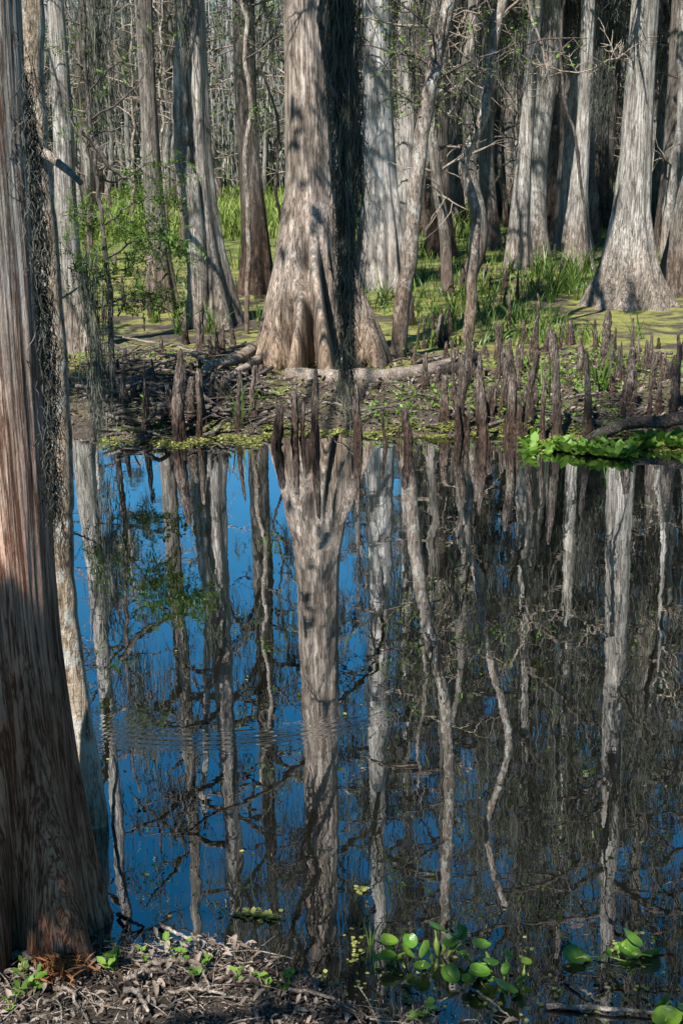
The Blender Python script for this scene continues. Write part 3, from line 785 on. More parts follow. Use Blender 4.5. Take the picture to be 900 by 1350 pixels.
# slender tree rooted in the water right behind it
D2 = at(127, 1085)[1]
fr = slim('swamp_tree', 'slender bent pale trunk rising from the water against the shaggy foreground cypress',
     [(36, -10), (40, 100), (48, 200), (58, 300), (68, 420), (76, 540), (80, 640), (80, 700), (84, 780), (96, 880), (112, 980), (126, 1075)], B_LICH, 0.046, 0.045, 23, D2, ((-0.1, 0.1, 0.8), (0.1, 0.1, 1.2), (0.2, 0.2, 1.2)), bump=0.06, n=90, sides=20, b0=0.9, jit=0.004)
mbx = MB(); a = at_d(47, 195, D2 - 0.03); b_ = at_d(107, 241, D2 - 0.35)
tube(mbx, smooth_path([a, (a + b_) / 2 + np.array([0, 0, 0.01]), b_], 14, 0.004) - np.array(fr.location), np.linspace(0.02, 0.009, 14), 10, 1, 0.2)
o = link('broken_limb', mbx.mesh('broken_limb', M_DRIFT), fr); o['label'] = 'bare snapped limb'

# ------------------------------------------------------------------ unseen near-bank tree, added with leaf clumps set up-sun to cast shade
def shade_tree(name, label, loc, targets, seed):
    root = empty(name, loc); tag(root, label, 'tree')
    L0 = np.array(loc, float)
    prof = [(-0.3, 0, 0, 0.5), (0, 0, 0, 0.42), (0.7, 0, 0, 0.3), (2, 0.05, 0, 0.24), (5, 0.1, 0.1, 0.2), (9, 0, 0.2, 0.12), (12, 0, 0, 0.05)]
    me, info = trunk_mesh('trunk', prof, B_GREY, seed, nang=60)
    link('trunk', me, root)
    bm = MB(); fm = MB(); mm = MB(); rg = np.random.default_rng(seed); out = []
    for (P, t, rad, n, sz) in targets:
        c = np.array(P) + SUN * t - L0
        hz = max(1.5, min(c[2] + 0.28 * np.hypot(c[0], c[1]), 10.5)) if np.hypot(c[0], c[1]) > 3.5 else max(1.5, c[2] - 1)
        st = np.array([np.interp(hz, info[0], info[1]), np.interp(hz, info[0], info[2]), hz])
        pth = smooth_path([st, (st + c) / 2 + np.array([0, 0, 0.3]), c], 20, 0.05, seed)
        tube(bm, pth, np.linspace(0.06, 0.015, 20), 7)
        for k in range(6):
            az = rg.uniform(0, 2 * PI); grow(rg, pth[14 + rg.integers(0, 6)], (math.cos(az), math.sin(az), 0.2), max(rad) * 0.9, 0.012, 1, out, 2)
        pp = rg.normal(0, 1, (n, 3)); pp /= np.linalg.norm(pp, axis=1, keepdims=True); pp *= rg.random((n, 1)) ** 0.45
        leaves(fm, c + pp * np.array(rad), sz, seed + n)
    for pts, r, lvl in out: tube(bm, pts, r, 4)
    link('branches', bm.mesh('branches', M_TWIG), root); link('foliage', fm.mesh('foliage', M_LEAF, False), root)
    return root


ft = lambda z: (np.array([at_d(-35, 900, D1)[0], D1 - 0.25, z]))
shade_tree('cypress_tree', 'unseen leafy tree added on the near bank, left of the frame, to shade the foreground trunk', (-4.6, -0.6, 0.3),
           [(at_d(68, 1195, D1 - 0.28), 4.8, (0.2, 0.2, 0.14), 170, 0.09), (ft(0.3), 4.8, (0.36, 0.25, 0.2), 260, 0.1), (ft(0.62), 5.0, (0.36, 0.3, 0.28), 800, 0.12), (ft(1.0), 5.3, (0.36, 0.3, 0.25), 800, 0.12),
            (at_d(455, 100, 6.2), 4.5, (0.6, 0.8, 0.9), 420, 0.14), (at_d(455, 330, 6.2), 4.8, (0.6, 0.8, 0.8), 420, 0.14),
            (at(130, 520), 7.5, (0.7, 1.0, 0.5), 1000, 0.14), (at(240, 540), 7.0, (0.8, 0.8, 0.4), 800, 0.14), (at(110, 440), 8.5, (0.8, 1.0, 0.6), 700, 0.16),
            (at_d(405, 230, 14.0), 7.0, (0.6, 0.5, 1.0), 36, 0.2), (at_d(430, 120, 14.0), 6.5, (0.6, 0.5, 1.0), 30, 0.2), (at_d(400, 420, 13.6), 8.0, (0.8, 0.5, 0.8), 25, 0.2),
            (at(560, 1330), 6, (0.9, 0.4, 0.4), 260, 0.12), (at(850, 1290), 6.5, (0.6, 0.5, 0.4), 200, 0.12)], 201)

# ------------------------------------------------------------------ moss curtain near the camera
mm = MB(); rg = np.random.default_rng(5)
Dc = 6.0
def curtain(mb, xc, ytop, ybot, half, n, D, seed, wd=0.016):
    a = at_d(xc, ytop, D); b = at_d(xc, ybot, D); w_ = half / F * depth_d(xc, 300, D)
    rg = np.random.default_rng(seed)
    st = np.stack([a[0] + rg.normal(0, w_ * 0.55, n), D + rg.normal(0, w_ * 0.6, n), a[2] - rg.random(n) * (a[2] - b[2]) * 0.75], 1)
    ln = np.minimum(rg.uniform(0.12, 0.6, n) * max(1.0, (a[2] - b[2])), st[:, 2] - b[2] + rg.normal(0, 0.08, n)); ln = np.maximum(ln, 0.1)
    strands(mb, st, ln, wd, 12, 0.011, seed)
rgc = np.random.default_rng(9)
for i in range(46):
    u = rgc.random() ** 1.3; yt = -90 + 470 * u; hw = np.interp(yt, [-90, 100, 260, 330, 400, 480], [11, 13, 12, 8, 4, 1.5])
    xc = 456 + rgc.uniform(-1, 1) * hw + (-7 if yt < 40 else 0)
    curtain(mm, xc, yt, min(yt + rgc.uniform(60, 190), 560), rgc.uniform(2, 6), int(rgc.uniform(18, 60)), Dc, 10 + i, 0.005)
curtain(mm, 455, -90, 300, 8, 240, Dc, 3, 0.006)
curtain(mm, 456, -60, 420, 22, 260, Dc, 7, 0.004)
curtain(mm, 456, 330, 565, 3, 75, Dc, 5, 0.004)
o = link('spanish_moss', mm.mesh('spanish_moss', M_MOSSD, False)); tag(o, 'long blackish curtain of Spanish moss hanging in front of the broad cypress', 'moss')
# limb that carries it, a limb of the foreground cypress
root, rel, info = HERO['fore']
lp = [np.array([0.0, 0, 5.6]), np.array([0.7, 1.0, 5.5]), np.array([at_d(455, -90, Dc)[0], Dc, at_d(455, -90, Dc)[2] + 0.9]) - np.array(root.location), np.array([at_d(455, -90, Dc)[0] + 0.15, Dc + 0.05, at_d(455, -90, Dc)[2] - 0.05]) - np.array(root.location)]
lb = MB(); tube(lb, smooth_path(lp, 30, 0.03, 3), np.linspace(0.07, 0.02, 30), 9, 3, 0.2)
pp_ = [at_d(x, y, Dc - 0.05) for (x, y) in ((460, -95), (424, 10), (424, 40), (430, 85), (441, 128))]
tube(lb, smooth_path(pp_, 20, 0.004) - np.array(root.location), np.linspace(0.016, 0.011, 20), 7, 3, 0.2)
link('limb', lb.mesh('limb', M_TWIG), root)
# curly moss on the shaggy trunk
mm = MB(); rg = np.random.default_rng(8)
S = []; Ls = []
for y in np.linspace(90, 640, 46):
    xe = np.interp(y, [0, 200, 400, 600, 750], [29, 38, 51, 65, 72]) + rg.normal(0, 3)
    c = at_d(xe, y, D1 + rg.uniform(-0.04, 0.16)); q = int(rg.integers(6, 46))
    S.append(c + rg.normal(0, 1, (q, 3)) * np.array([0.014, 0.03, 0.05])); Ls.append(rg.uniform(0.06, 0.26, q))
strands(mm, np.concatenate(S), np.concatenate(Ls), 0.0022, 16, 0.0072, 8)
o = link('spanish_moss', mm.mesh('spanish_moss', M_MOSS, False)); tag(o, 'thin grey curls of Spanish moss clinging down the side of the shaggy foreground cypress', 'moss')
# dim drape over the left end of the far bank
for (xc, yt, yb, half, n, D, lab) in ((120, 330, 590, 20, 170, 10.6, 'dim drape of Spanish moss hanging over the dark left end of the bank'),
                                      (237, -60, 95, 9, 110, 17.5, 'dark tuft of moss hanging on the left stem of the twisted cypress'),
                                      (118, -60, 190, 18, 220, 13.0, 'long dark moss tassels hanging top left above the bent dark branch'),
                                      (795, 60, 185, 14, 300, 17.5, 'pale grey moss tassels hanging left of the big right cypress')):
    mm = MB(); curtain(mm, xc, yt, yb, half, n, D, int(xc), 0.011)
    o = link('spanish_moss', mm.mesh('spanish_moss', M_MOSS if xc == 795 else M_MOSSD, False)); tag(o, lab, 'moss')

# ------------------------------------------------------------------ leafy sapling, left
def sapling():
    Ds = 12.6
    ps = [at_d(x, y, Ds) for (x, y) in ((150, 490), (146, 400), (138, 300), (128, 230), (120, 160), (112, 60), (108, -60))]
    loc = np.array([ps[0][0], Ds, 0]); root = empty('cypress_sapling', loc)
    tag(root, 'young cypress with feathery bright green sprays and arching dark branches, left of centre', 'sapling')
    mb = MB(); pth = smooth_path([ps[0] - np.array([0, 0, 0.5])] + ps, 40, 0.02, 5); tube(mb, pth - loc, np.linspace(0.035, 0.012, 40), 8, 5, 0.2)
    link('trunk', mb.mesh('trunk', M_TWIG), root)
    bm = MB(); rg = np.random.default_rng(77); SP = []; SD = []
    arcs = [((118, 178), (150, 172), (175, 168), (210, 190)), ((112, 172), (130, 195), (150, 228), (172, 234), (192, 255)), ((122, 155), (150, 140), (172, 122), (195, 90), (216, 55)),
            ((138, 300), (170, 270), (200, 262), (235, 262)), ((142, 340), (180, 320), (215, 318), (240, 330)), ((136, 290), (110, 280), (95, 290)), ((146, 400), (175, 385), (205, 388)),
            ((72, 398), (110, 375), (150, 360), (200, 340)), ((110, 410), (150, 402), (200, 400), (240, 420)), ((130, 240), (165, 235), (200, 215), (240, 225)),
            ((125, 200), (100, 170), (85, 130)), ((118, 120), (150, 90), (190, 75)), ((115, 90), (90, 70), (70, 60)), ((146, 380), (120, 350), (100, 345)), ((134, 270), (160, 300), (190, 310), (215, 300))]
    wts = [0, 0, 0.06, .8, .9, .7, .7, .3, .3, .5, .2, .08, .1, .8, .9]
    for i, (a, wt_) in enumerate(zip(arcs, wts)):
        D = Ds + rg.uniform(-0.9, 0.6)
        q = [at_d(x, y, Ds + (D - Ds) * min(1, k / 1.5)) for k, (x, y) in enumerate(a)]
        if i == 7 or i == 8: q = [at_d(x, y, Ds - 0.4) for (x, y) in a]
        pa = smooth_path(q, 22, 0.02, i) - loc
        tube(bm, pa, np.linspace(0.035 if i == 1 else 0.011, 0.004, 22), 6, i, 0.2)
        n = int(82 * wt_)
        if n:
            k = rg.integers(5, 22, n); SP.append(pa[k] + rg.normal(0, 0.09, (n, 3))); SD.append(rg.normal(0, 1, (n, 3)) + np.array([0.5, -0.2, -0.2]))
    link('branches', bm.mesh('branches', M_TWIG), root)
    fm = MB(); sprays(fm, np.concatenate(SP), np.concatenate(SD), 0.2, 3, 10, 0.045)
    link('foliage', fm.mesh('foliage', M_LEAF, False), root)
sapling()

# ------------------------------------------------------------------ background trees (copies)
PROTO = []
for i in range(5):
    rg = np.random.default_rng(300 + i); H = [15, 17, 14, 16, 18][i]; r = [0.19, 0.26, 0.14, 0.22, 0.3][i]
    prof = [(-0.3, 0, 0, r * 2.1), (0.0, 0, 0, r * 1.95), (0.5, 0, 0, r * 1.55), (1.2, 0.03, 0, r * 1.25), (2.5, 0.05, 0, r * 1.05), (6, rg.normal(0, 0.2), rg.normal(0, 0.2), r * 0.85), (10, rg.normal(0, 0.3), rg.normal(0, 0.3), r * 0.6), (H, 0, 0, r * 0.15)]
    me, info = trunk_mesh('trunk', prof, [B_GREY, B_PALE, B_DARK, B_GREY, B_DARK][i], 300 + i, nang=26, lobes=7, amp=0.4, hf=0.7, dz=0.16, dz_hi=0.6)
    root = empty('cypress_tree'); link('trunk', me, root)
    add_canopy(root, (2, 5, 6, 3, 5)[i], (0, 0, H * 0.3), (1.2, 1.2, H * 0.7 / 9.5), i * 1.1)
    PROTO.append(root)


def copy_tree(o):
    c = o.copy(); COL.objects.link(c)
    for ch in list(o.children):
        k = ch.copy(); COL.objects.link(k); k.parent = c
    return c


first = set()
def place(i, x, y, s, rz, label, group):
    o = PROTO[i] if i not in first else copy_tree(PROTO[i]); first.add(i)
    o.location = (x, y, 0.0); o.scale = (s, s, s * random.uniform(0.85, 1.1)); o.rotation_euler = (random.gauss(0, 0.02), random.gauss(0, 0.02), rz)
    tag(o, label, 'tree', group)


rg = np.random.default_rng(40)
hx = [(HERO[k][0].location.x, HERO[k][0].location.y) for k in HERO]
def clear(x, y):
    px = x / y
    for (a, b) in hx:
        if math.hypot(a - x, b - y) < 1.5: return False
    return True
cnt = 0
# right: dense; left: sparse and farther
for band, (n, y0, y1, x0, x1, lab, grp) in enumerate([
        (15, 27, 46, 0.03, 0.40, 'grey mossy trunk in the crowded wood behind the right half of the bank', 'mossy trees behind the right half'),
        (18, 48, 75, -0.36, 0.03, 'slim moss-hung trunk beyond the sunny grass behind the left half of the bank', 'mossy trees beyond the left grass'),
        (20, 46, 75, 0.0, 0.40, 'thin dim trunk deep in the mossy wood at the right', 'dim trees deep in the right wood')]):
    m = 0
    while m < n:
        y = rg.uniform(y0, y1); x = y * rg.uniform(x0, x1)
        if not clear(x, y): continue
        place(int(rg.integers(0, 5)), x, y, rg.uniform(0.85, 1.2) * (0.8 if band == 1 else 1.05), rg.uniform(0, 6.28), lab, grp); m += 1

# bare spindly poles
POLE = []
for i in range(4):
    rg2 = np.random.default_rng(350 + i); H = [9, 11, 8, 12][i]; n = 26
    z = np.linspace(-0.2, H, n); pth = np.stack([np.cumsum(rg2.normal(0, 0.07, n)), np.cumsum(rg2.normal(0, 0.05, n)), z], 1)
    root = empty('swamp_sapling'); mb = MB(); tube(mb, pth, np.linspace([.11, .14, .08, .16][i], 0.02, n), 9, i, 0.25)
    link('trunk', mb.mesh('trunk', [B_GREY, B_PALE, B_BIRCH, B_GREY][i]), root)
    out = []
    for k in range(16):
        j = rg2.integers(5, n); a_ = rg2.uniform(0, 6.28); grow(rg2, pth[j], (math.cos(a_), math.sin(a_), 0.3), rg2.uniform(0.6, 2.0), 0.025, 1, out, 2, 0.2)
    bm = MB(); mm = MB()
    for pts, rr, lvl in out: tube(bm, pts, rr, 4)
    tube(bm, pth[4:], 0.018, 5)
    moss_on(mm, out, rg2, 0.35, 0.2, 1.3, 0.02, 350 + i, 14)
    link('branches', bm.mesh('branches', M_DRIFT), root); POLE.append(root)
rg = np.random.default_rng(41)
hpx = [(0.5 * (a_[0] + a_[1]), d_) for a_, d_ in (((374, 440), 14), ((476, 528), 24), ((235, 290), 19), ((525, 548), 35), ((665, 715), 29), ((750, 784), 29), ((808, 870), 21), ((178, 215), 21))]
def hides(x, y):
    px = 450 + x / y * F * 1.04
    return any(abs(px - c_) < 34 and y < d_ for c_, d_ in hpx)
for k in range(74):
    o = POLE[k] if k < 4 else copy_tree(POLE[k % 4])
    while True:
        y = rg.uniform(21, 66); x = y * rg.uniform(-0.36, 0.36)
        if k > 45: y = rg.uniform(34, 72); x = y * rg.uniform(0.04, 0.36)
        if clear(x, y) and not hides(x, y) and (x > 0 or rg.random() < 0.5 or y < 34): break
    o.location = (x, y, 0); q = rg.uniform(0.8, 1.3); o.scale = (q, q, q); o.rotation_euler = (rg.normal(0, .04), rg.normal(0, .04), rg.uniform(0, 6.28))
    if x < 0.02 * y: tag(o, 'spindly grey pole of a tree among the larger trunks left of the whitish trunk', 'tree', 'spindly trees on the left')
    else: tag(o, 'spindly grey pole of a tree among the larger trunks right of the whitish trunk', 'tree', 'spindly trees on the right')

# far wood: one mass nobody could count
tm = MB(); mm = MB(); fm = MB(); rg = np.random.default_rng(60)
S = []; Ls = []; LP = []
for i in range(1400):
    y = rg.uniform(76, 135); x = y * rg.uniform(-0.42, 0.42); H = rg.uniform(11, 15) * (1.0 if x < 2 else 1.35) * y / 100; r = rg.uniform(0.06, 0.22)
    z = np.linspace(-0.2, H, 8); pth = np.stack([x + rg.normal(0, 0.12, 8).cumsum(), y + 0 * z, z], 1)
    tube(tm, pth, r * np.linspace(1.2, 0.25, 8), 5)
    for k in range(7):
        a = rg.uniform(0, 2 * PI); b0 = pth[rg.integers(2, 8)]; l = rg.uniform(1, 3.5)
        bp = np.stack([b0, b0 + np.array([math.cos(a) * l * 0.5, math.sin(a) * l * 0.5, 0.4]), b0 + np.array([math.cos(a) * l, math.sin(a) * l, 0.1])])
        tube(tm, bp, (0.05, 0.035, 0.015), 3)
        q = 10; u = rg.random((q, 1)); S.append(b0 * (1 - u) + bp[2] * u + rg.normal(0, 0.15, (q, 3))); Ls.append(rg.uniform(0.5, 3.2, q))
        if rg.random() < 0.5: LP.append(bp[2] + rg.normal(0, 0.5, (14, 3)))
far = empty('distant_wood', (0, 100, 0)); tag(far, 'distant grey wood of moss-hung trees closing the view', 'wood', kind='stuff')
for nm, b_, m_, sm in (('trunks', tm, B_FAR, True),):
    o = link(nm, b_.mesh(nm, m_, sm), far, (0, -100, 0)); tag(o, kind='stuff')
strands(mm, np.concatenate(S), np.concatenate(Ls), 0.17, 4, 0.12, 61); o = link('spanish_moss', mm.mesh('spanish_moss', M_MOSSF, False), far, (0, -100, 0)); tag(o, kind='stuff')
leaves(fm, np.concatenate(LP), 0.32, 62); o = link('foliage', fm.mesh('foliage', M_LEAF, False), far, (0, -100, 0)); tag(o, kind='stuff')


# ------------------------------------------------------------------ grasses
def blades(mb, base, length, width, az, bend, K=5, seed=0):
    rg = np.random.default_rng(seed)
    b = np.asarray(base, float); n = len(b)
    k = np.linspace(0, 1, K + 1)[None]
    L = np.broadcast_to(length, (n,))[:, None]; W = np.broadcast_to(width, (n,))[:, None]
    ang = np.minimum(bend[:, None] * k ** 1.4 + 0.12, 2.4)
    dl = L / K
    hx_ = np.cumsum(np.sin(ang) * dl, 1) - np.sin(ang[:, :1]) * dl; hz = np.cumsum(np.cos(ang) * dl, 1) - np.cos(ang[:, :1]) * dl
    ca, sa = np.cos(az)[:, None], np.sin(az)[:, None]
    P = np.stack([b[:, None, 0] + hx_ * ca, b[:, None, 1] + hx_ * sa, b[:, None, 2] + hz], -1)
    w_ = W * (1 - k ** 2.2) * 0.5 + 0.0006
    tw = az[:, None] + PI / 2 + rg.normal(0, 0.5, (n, 1))
    side = np.stack([np.cos(tw) * w_, np.sin(tw) * w_, 0 * w_], -1)
    V = np.stack([P - side, P + side], 2)
    a = (np.arange(n) * (K + 1) * 2)[:, None] + (np.arange(K) * 2)[None]
    mb.add(V.reshape(-1, 3), np.stack([a, a + 1, a + 3, a + 2], -1).reshape(-1, 4))


# sunny meadow
mb = MB(); rg = np.random.default_rng(70); n = 26000
y = 38 + 44 * rg.random(n); x = y * rg.uniform(-0.40, 0.40, n)
keep = (fbm(x * 0.12, y * 0.12, s=9, o=3) > -0.25 + 0.3 * (x > 4))
x, y = x[keep], y[keep]; n = len(x)
blades(mb, np.stack([x, y, np.full(n, 0.0)], 1), rg.uniform(0.5, 1.15, n), 0.07, rg.uniform(0, 6.28, n), rg.uniform(0.2, 1.3, n), 4, 1)
o = link('meadow_grass', mb.mesh('meadow_grass', M_MEADOW, False)); tag(o, 'sunlit yellow green marsh grass beyond the trees', 'grass', kind='stuff')
# greenery among the middle trees
mb = MB(); n = 17000
y = 15.5 + 24 * rg.random(n) ** 1.2; x = y * rg.uniform(-0.34, 0.36, n)
pt = fbm(x * 0.35, y * 0.35, s=14, o=3)
keep = (pt > 0.0) & ~((y < 25) & (x > 3.4) & (y < 22)) & ~((y < 24) & (x < -1.2) & (pt < 0.3))
x, y = x[keep], y[keep]; n = len(x)
blades(mb, np.stack([x, y, gz(x, y) - 0.02], 1), rg.uniform(0.1, 0.38, n), rg.uniform(0.012, 0.026, n), rg.uniform(0, 6.28, n), rg.uniform(0.4, 1.9, n), 5, 2)
o = link('ground_cover', mb.mesh('ground_cover', M_GRASS, False)); tag(o, 'lush green undergrowth spreading among the middle trees', 'undergrowth', kind='stuff')
# small herbs on the bank
mb = MB(); n = 9000
x = rg.uniform(-4, 4.6, n); y = far_edge(x) + 3.4 * rg.random(n) ** 1.1 + 0.02
keep = fbm(x * 1.3, y * 1.3, s=21, o=3) > 0.12 + 0.12 * (x < -0.6)
x, y = x[keep], y[keep]
leaves(mb, np.stack([x, y, gz(x, y) + rg.uniform(0.01, 0.12, len(x))], 1), 0.05, 3, 0.6, 0.55)
o = link('bank_herbs', mb.mesh('bank_herbs', M_FRESH, False)); tag(o, 'tiny green herbs sprouting over the far bank', 'ground cover', kind='stuff')

# individual strappy plants
TUFT = []
for i in range(5):
    rg2 = np.random.default_rng(80 + i); nb = [16, 22, 10, 26, 14][i]
    mb = MB(); blades(mb, np.stack([rg2.normal(0, 0.05, nb), rg2.normal(0, 0.05, nb), np.full(nb, -0.03)], 1), rg2.uniform(0.35, 0.85, nb), rg2.uniform(0.014, 0.03, nb), rg2.uniform(0, 6.28, nb), rg2.uniform(0.3, 2.0, nb), 7, i)
    TUFT.append(mb.mesh('swamp_iris', M_GRASS, False))
def tuft(px, py, s, label, group=None, k=[0]):
    p = at(px, py, 0.06); o = link('swamp_iris', TUFT[k[0] % 5], None, (p[0], p[1], float(gz(p[0], p[1])))); k[0] += 1
    o.scale = (s, s, s); o.rotation_euler[2] = random.uniform(0, 6.28); tag(o, label, 'plant', group)
tuft(316, 560, 0.6, 'green blades sprouting left of the dark knee pair at the waterline')
tuft(180, 592, 0.4, 'few thin green blades on the duckweed at the far left waterline')
tuft(716, 540, 0.9, 'tall yellow green blades between two knees on the right bank')
tuft(790, 532, 0.9, 'bright arching blades beside the knee cluster under the right cypress')
tuft(712, 455, 0.8, 'green blades behind the tallest brown knee on the right bank')
tuft(840, 450, 0.7, 'thin arching blades on the yellow duckweed before the right cypress')
tuft(250, 430, 0.9, 'broad green blades at the foot of the twisted cypress')
tuft(284, 440, 0.9, 'green blades beside the flared roots of the twisted cypress')
tuft(505, 400, 1.0, 'dark green blades right of the broad cypress skirt')
tuft(640, 585, 0.4, 'low green sprigs at the waterline under the leaning knees')
tuft(340, 420, 0.8, 'leafy blades in the gap between thin sapling and broad cypress')
rg = np.random.default_rng(90)
for i in range(36):
    px = rg.uniform(545, 730); py = rg.uniform(345, 440)
    tuft(px, py, rg.uniform(0.45, 0.85), 'clump of bright green strappy leaves in the patch right of the mottled leaning trunk', 'strappy clumps right of the mottled trunk')
for i in range(26):
    px = rg.uniform(500, 700); py = rg.uniform(300, 345)
    tuft(px, py, rg.uniform(0.6, 1.0), 'far clump of green strappy leaves around the dark conical trunk base', 'far strappy clumps')
for i in range(22):
    px = rg.uniform(700, 800); py = rg.uniform(345, 400)
    tuft(px, py, rg.uniform(0.7, 1.1), 'clump of green leaves around the feet of the pale trunks left of the right cypress', 'leaf clumps left of the right cypress')
for i in range(22):
    px = rg.uniform(90, 330); py = rg.uniform(330, 440)
    tuft(px, py, rg.uniform(0.6, 1.1), 'clump of green leaves in the wet ground under the leafy sapling', 'leaf clumps under the sapling')

# ------------------------------------------------------------------ cypress knees
KNEE = []
for i in range(9):
    rg2 = np.random.default_rng(500 + i); n = 48; ns = 26
    u = np.linspace(0, 1, n); tz = u
    prof = (0.55 * np.exp(-u / 0.16) + 0.72 * (1 - u) ** rg2.uniform(0.28, 0.6) + 0.22) * np.sqrt(np.clip((1.01 - u) / 0.05, 0, 1))
    prof = prof * (1 + 0.20 * fbm(u * 13, 0 * u + i, s=i, o=3) * np.clip(u * 4, 0, 1))
    off = np.stack([0.5 * vnoise(u * 2.2, 0 * u + i, s=31), 0.5 * vnoise(u * 2.2, 0 * u + i, s=32)], 1); off = (off - off[0]) * 0.9
    th = np.linspace(0, 2 * PI, ns, endpoint=False)
    k = 1 + 0.6 * fbm(np.cos(th)[None] * 2.3 + i * 3, np.sin(th)[None] * 2.3 + 0 * u[:, None], u[:, None] * 6 + 0 * th[None], 40 + i, 4) + 0.16 * np.cos(th * rg2.integers(3, 6) + rg2.uniform(0, 6))[None] * (1 - u[:, None])
    R = prof[:, None] * k
    V = np.stack([off[:, 0, None] + R * np.cos(th), off[:, 1, None] + R * np.sin(th), np.broadcast_to(u[:, None], R.shape)], -1)
    V = V.copy(); V[0, :, 2] = -0.12
    mb = MB(); mb.add(V.reshape(-1, 3), grid_quads(n, ns, True))
    if i % 4 == 3:   # a second tip on the flank
        V2 = V.copy(); V2[..., 0] = V2[..., 0] * 0.7 + 0.75; V2[..., 1] = V2[..., 1] * 0.7 + 0.2; V2[..., 2] *= 0.62
        mb.add(V2.reshape(-1, 3), grid_quads(n, ns, True))
    KNEE.append(mb.mesh('cypress_knee', M_KNEE))
kc = [0]
def knee(px, yb, yt, w_, label, group=None):
    p = at(px, yb, 0.05); dep = depth_d(px, yb, p[1]); z = float(gz(p[0], p[1]))
    h = (yb - yt) / F * dep * 1.02 + 0.05 - z; r = w_ / 2 / F * dep
    o = link('cypress_knee', KNEE[(kc[0] * 5 + int(px)) % 9], None, (p[0], p[1], z - 0.02)); kc[0] += 1
    o.scale = (r * 0.78, r * 0.78, max(0.06, h)); o.rotation_euler = (random.gauss(0, 0.04), random.gauss(0, 0.05), random.uniform(0, 6.28))
    tag(o, label, 'cypress knee', group or 'cypress knees along the bank')
for a in [
    (410, 578, 482, 19, 'tallest dark pointed knee at the waterline before the broad cypress'),
    (362, 581, 527, 23, 'squat black double-topped knee at the waterline left of the tallest dark one'),
    (383, 574, 503, 15, 'narrow dark knee touching the left of the tallest dark one'),
    (395, 572, 525, 12, 'short slim knee squeezed between two taller dark ones before the broad cypress'),
    (343, 513, 478, 14, 'stubby knee against the left foot of the broad cypress'),
    (320, 515, 477, 16, 'brown knee beside the driftwood roots left of the broad cypress'),
    (467, 578, 503, 18, 'ragged dark knee directly under the moss curtain'),
    (500, 532, 500, 15, 'small dark knee behind the ragged one under the moss curtain'),
    (510, 581, 540, 11, 'thin low knee standing in the water right of the ragged dark one'),
    (523, 578, 560, 9, 'tiny knee stub at the waterline between a thin and a conical knee'),
    (542, 586, 533, 20, 'conical black knee standing in the water below the mottled trunk'),
    (557, 528, 463, 14, 'upright brown knee at the end of the log right of the mottled trunk'),
    (577, 532, 480, 14, 'brown knee just right of the log end'),
    (585, 560, 492, 16, 'brown knee between the log and the small crooked tree'),
    (580, 467, 413, 14, 'dark knee on the green bank behind the log'),
    (543, 428, 388, 12, 'dark knee in the shade right of the mottled trunk'),
    (648, 580, 487, 20, 'stout brown knee at the waterline, leaning left, before the small crooked tree'),
    (612, 566, 480, 20, 'thick knee under the foot of the small crooked tree'),
    (630, 520, 470, 14, 'knee just behind the stout leaning one'),
    (673, 568, 444, 17, 'tall knobby brown knee right of the stout leaning one'),
    (696, 564, 458, 14, 'slim tall knee, second right of the stout leaning one'),
    (660, 556, 498, 10, 'thin short knee between the stout and the tall knobby one'),
    (736, 574, 437, 17, 'tall slightly bent brown knee standing alone at the waterline'),
    (715, 574, 490, 9, 'thin dark knee left of the tall bent one'),
    (727, 500, 430, 16, 'dark knee close behind the tall bent one'),
    (800, 502, 408, 18, 'tallest knee of the right bank, rising before the skirt of the right cypress'),
    (776, 570, 463, 15, 'slim knee with pointed tip right of the tall bent one'),
    (826, 550, 456, 19, 'stout knee with pale tip beside the fallen branch'),
    (807, 536, 486, 10, 'small knee between the slim pointed and the stout pale-tipped one'),
    (858, 532, 460, 13, 'slender knee right of the stout pale-tipped one'),
    (887, 548, 452, 15, 'dark knee at the right edge of the photo behind the fallen branch'),
    (870, 500, 462, 11, 'stubby knee with reddish tip near the right edge'),
    (752, 461, 420, 12, 'lone knee in the duckweed left of the right cypress'),
    (765, 474, 453, 10, 'dumpy dark knee in the duckweed before the lone one'),
    (784, 462, 439, 9, 'pale small knee in the duckweed left of the tallest one'),
    (840, 469, 454, 9, 'tiny cone knee on the duckweed before the right cypress'),
    (690, 456, 420, 12, 'reddish knee in the grass behind the tall knobby one'),
    (704, 470, 396, 9, 'thin tall knee rising out of grass behind the bank'),
    (663, 388, 352, 9, 'small knee in the green patch right of the small crooked tree'),
    (640, 372, 347, 8, 'distant knee in the green patch beside the small crooked tree'),
    (190, 557, 529, 10, 'small pale-topped knee stub in the dark debris at left'),
    (163, 545, 507, 13, 'brown knee in the shaded debris far left'),
    (187, 498, 466, 11, 'knee rising behind the black log at left'),
    (238, 574, 460, 24, 'broad ragged stump-like knee at the left waterline'),
    (254, 562, 495, 18, 'knee leaning on the ragged stump-like one'),
    (244, 455, 407, 11, 'thin knee before the roots of the twisted cypress'),
    (264, 470, 397, 13, 'tall dark knee touching the roots of the twisted cypress'),
    (342, 392, 366, 12, 'rounded knee in the gap behind the thin sapling'),
    (222, 560, 505, 14, 'dark knee left of the ragged stump-like one'),
    (298, 550, 492, 14, 'brown knee among the driftwood sticks left of centre')]:
    knee(*a)
rg = np.random.default_rng(95)
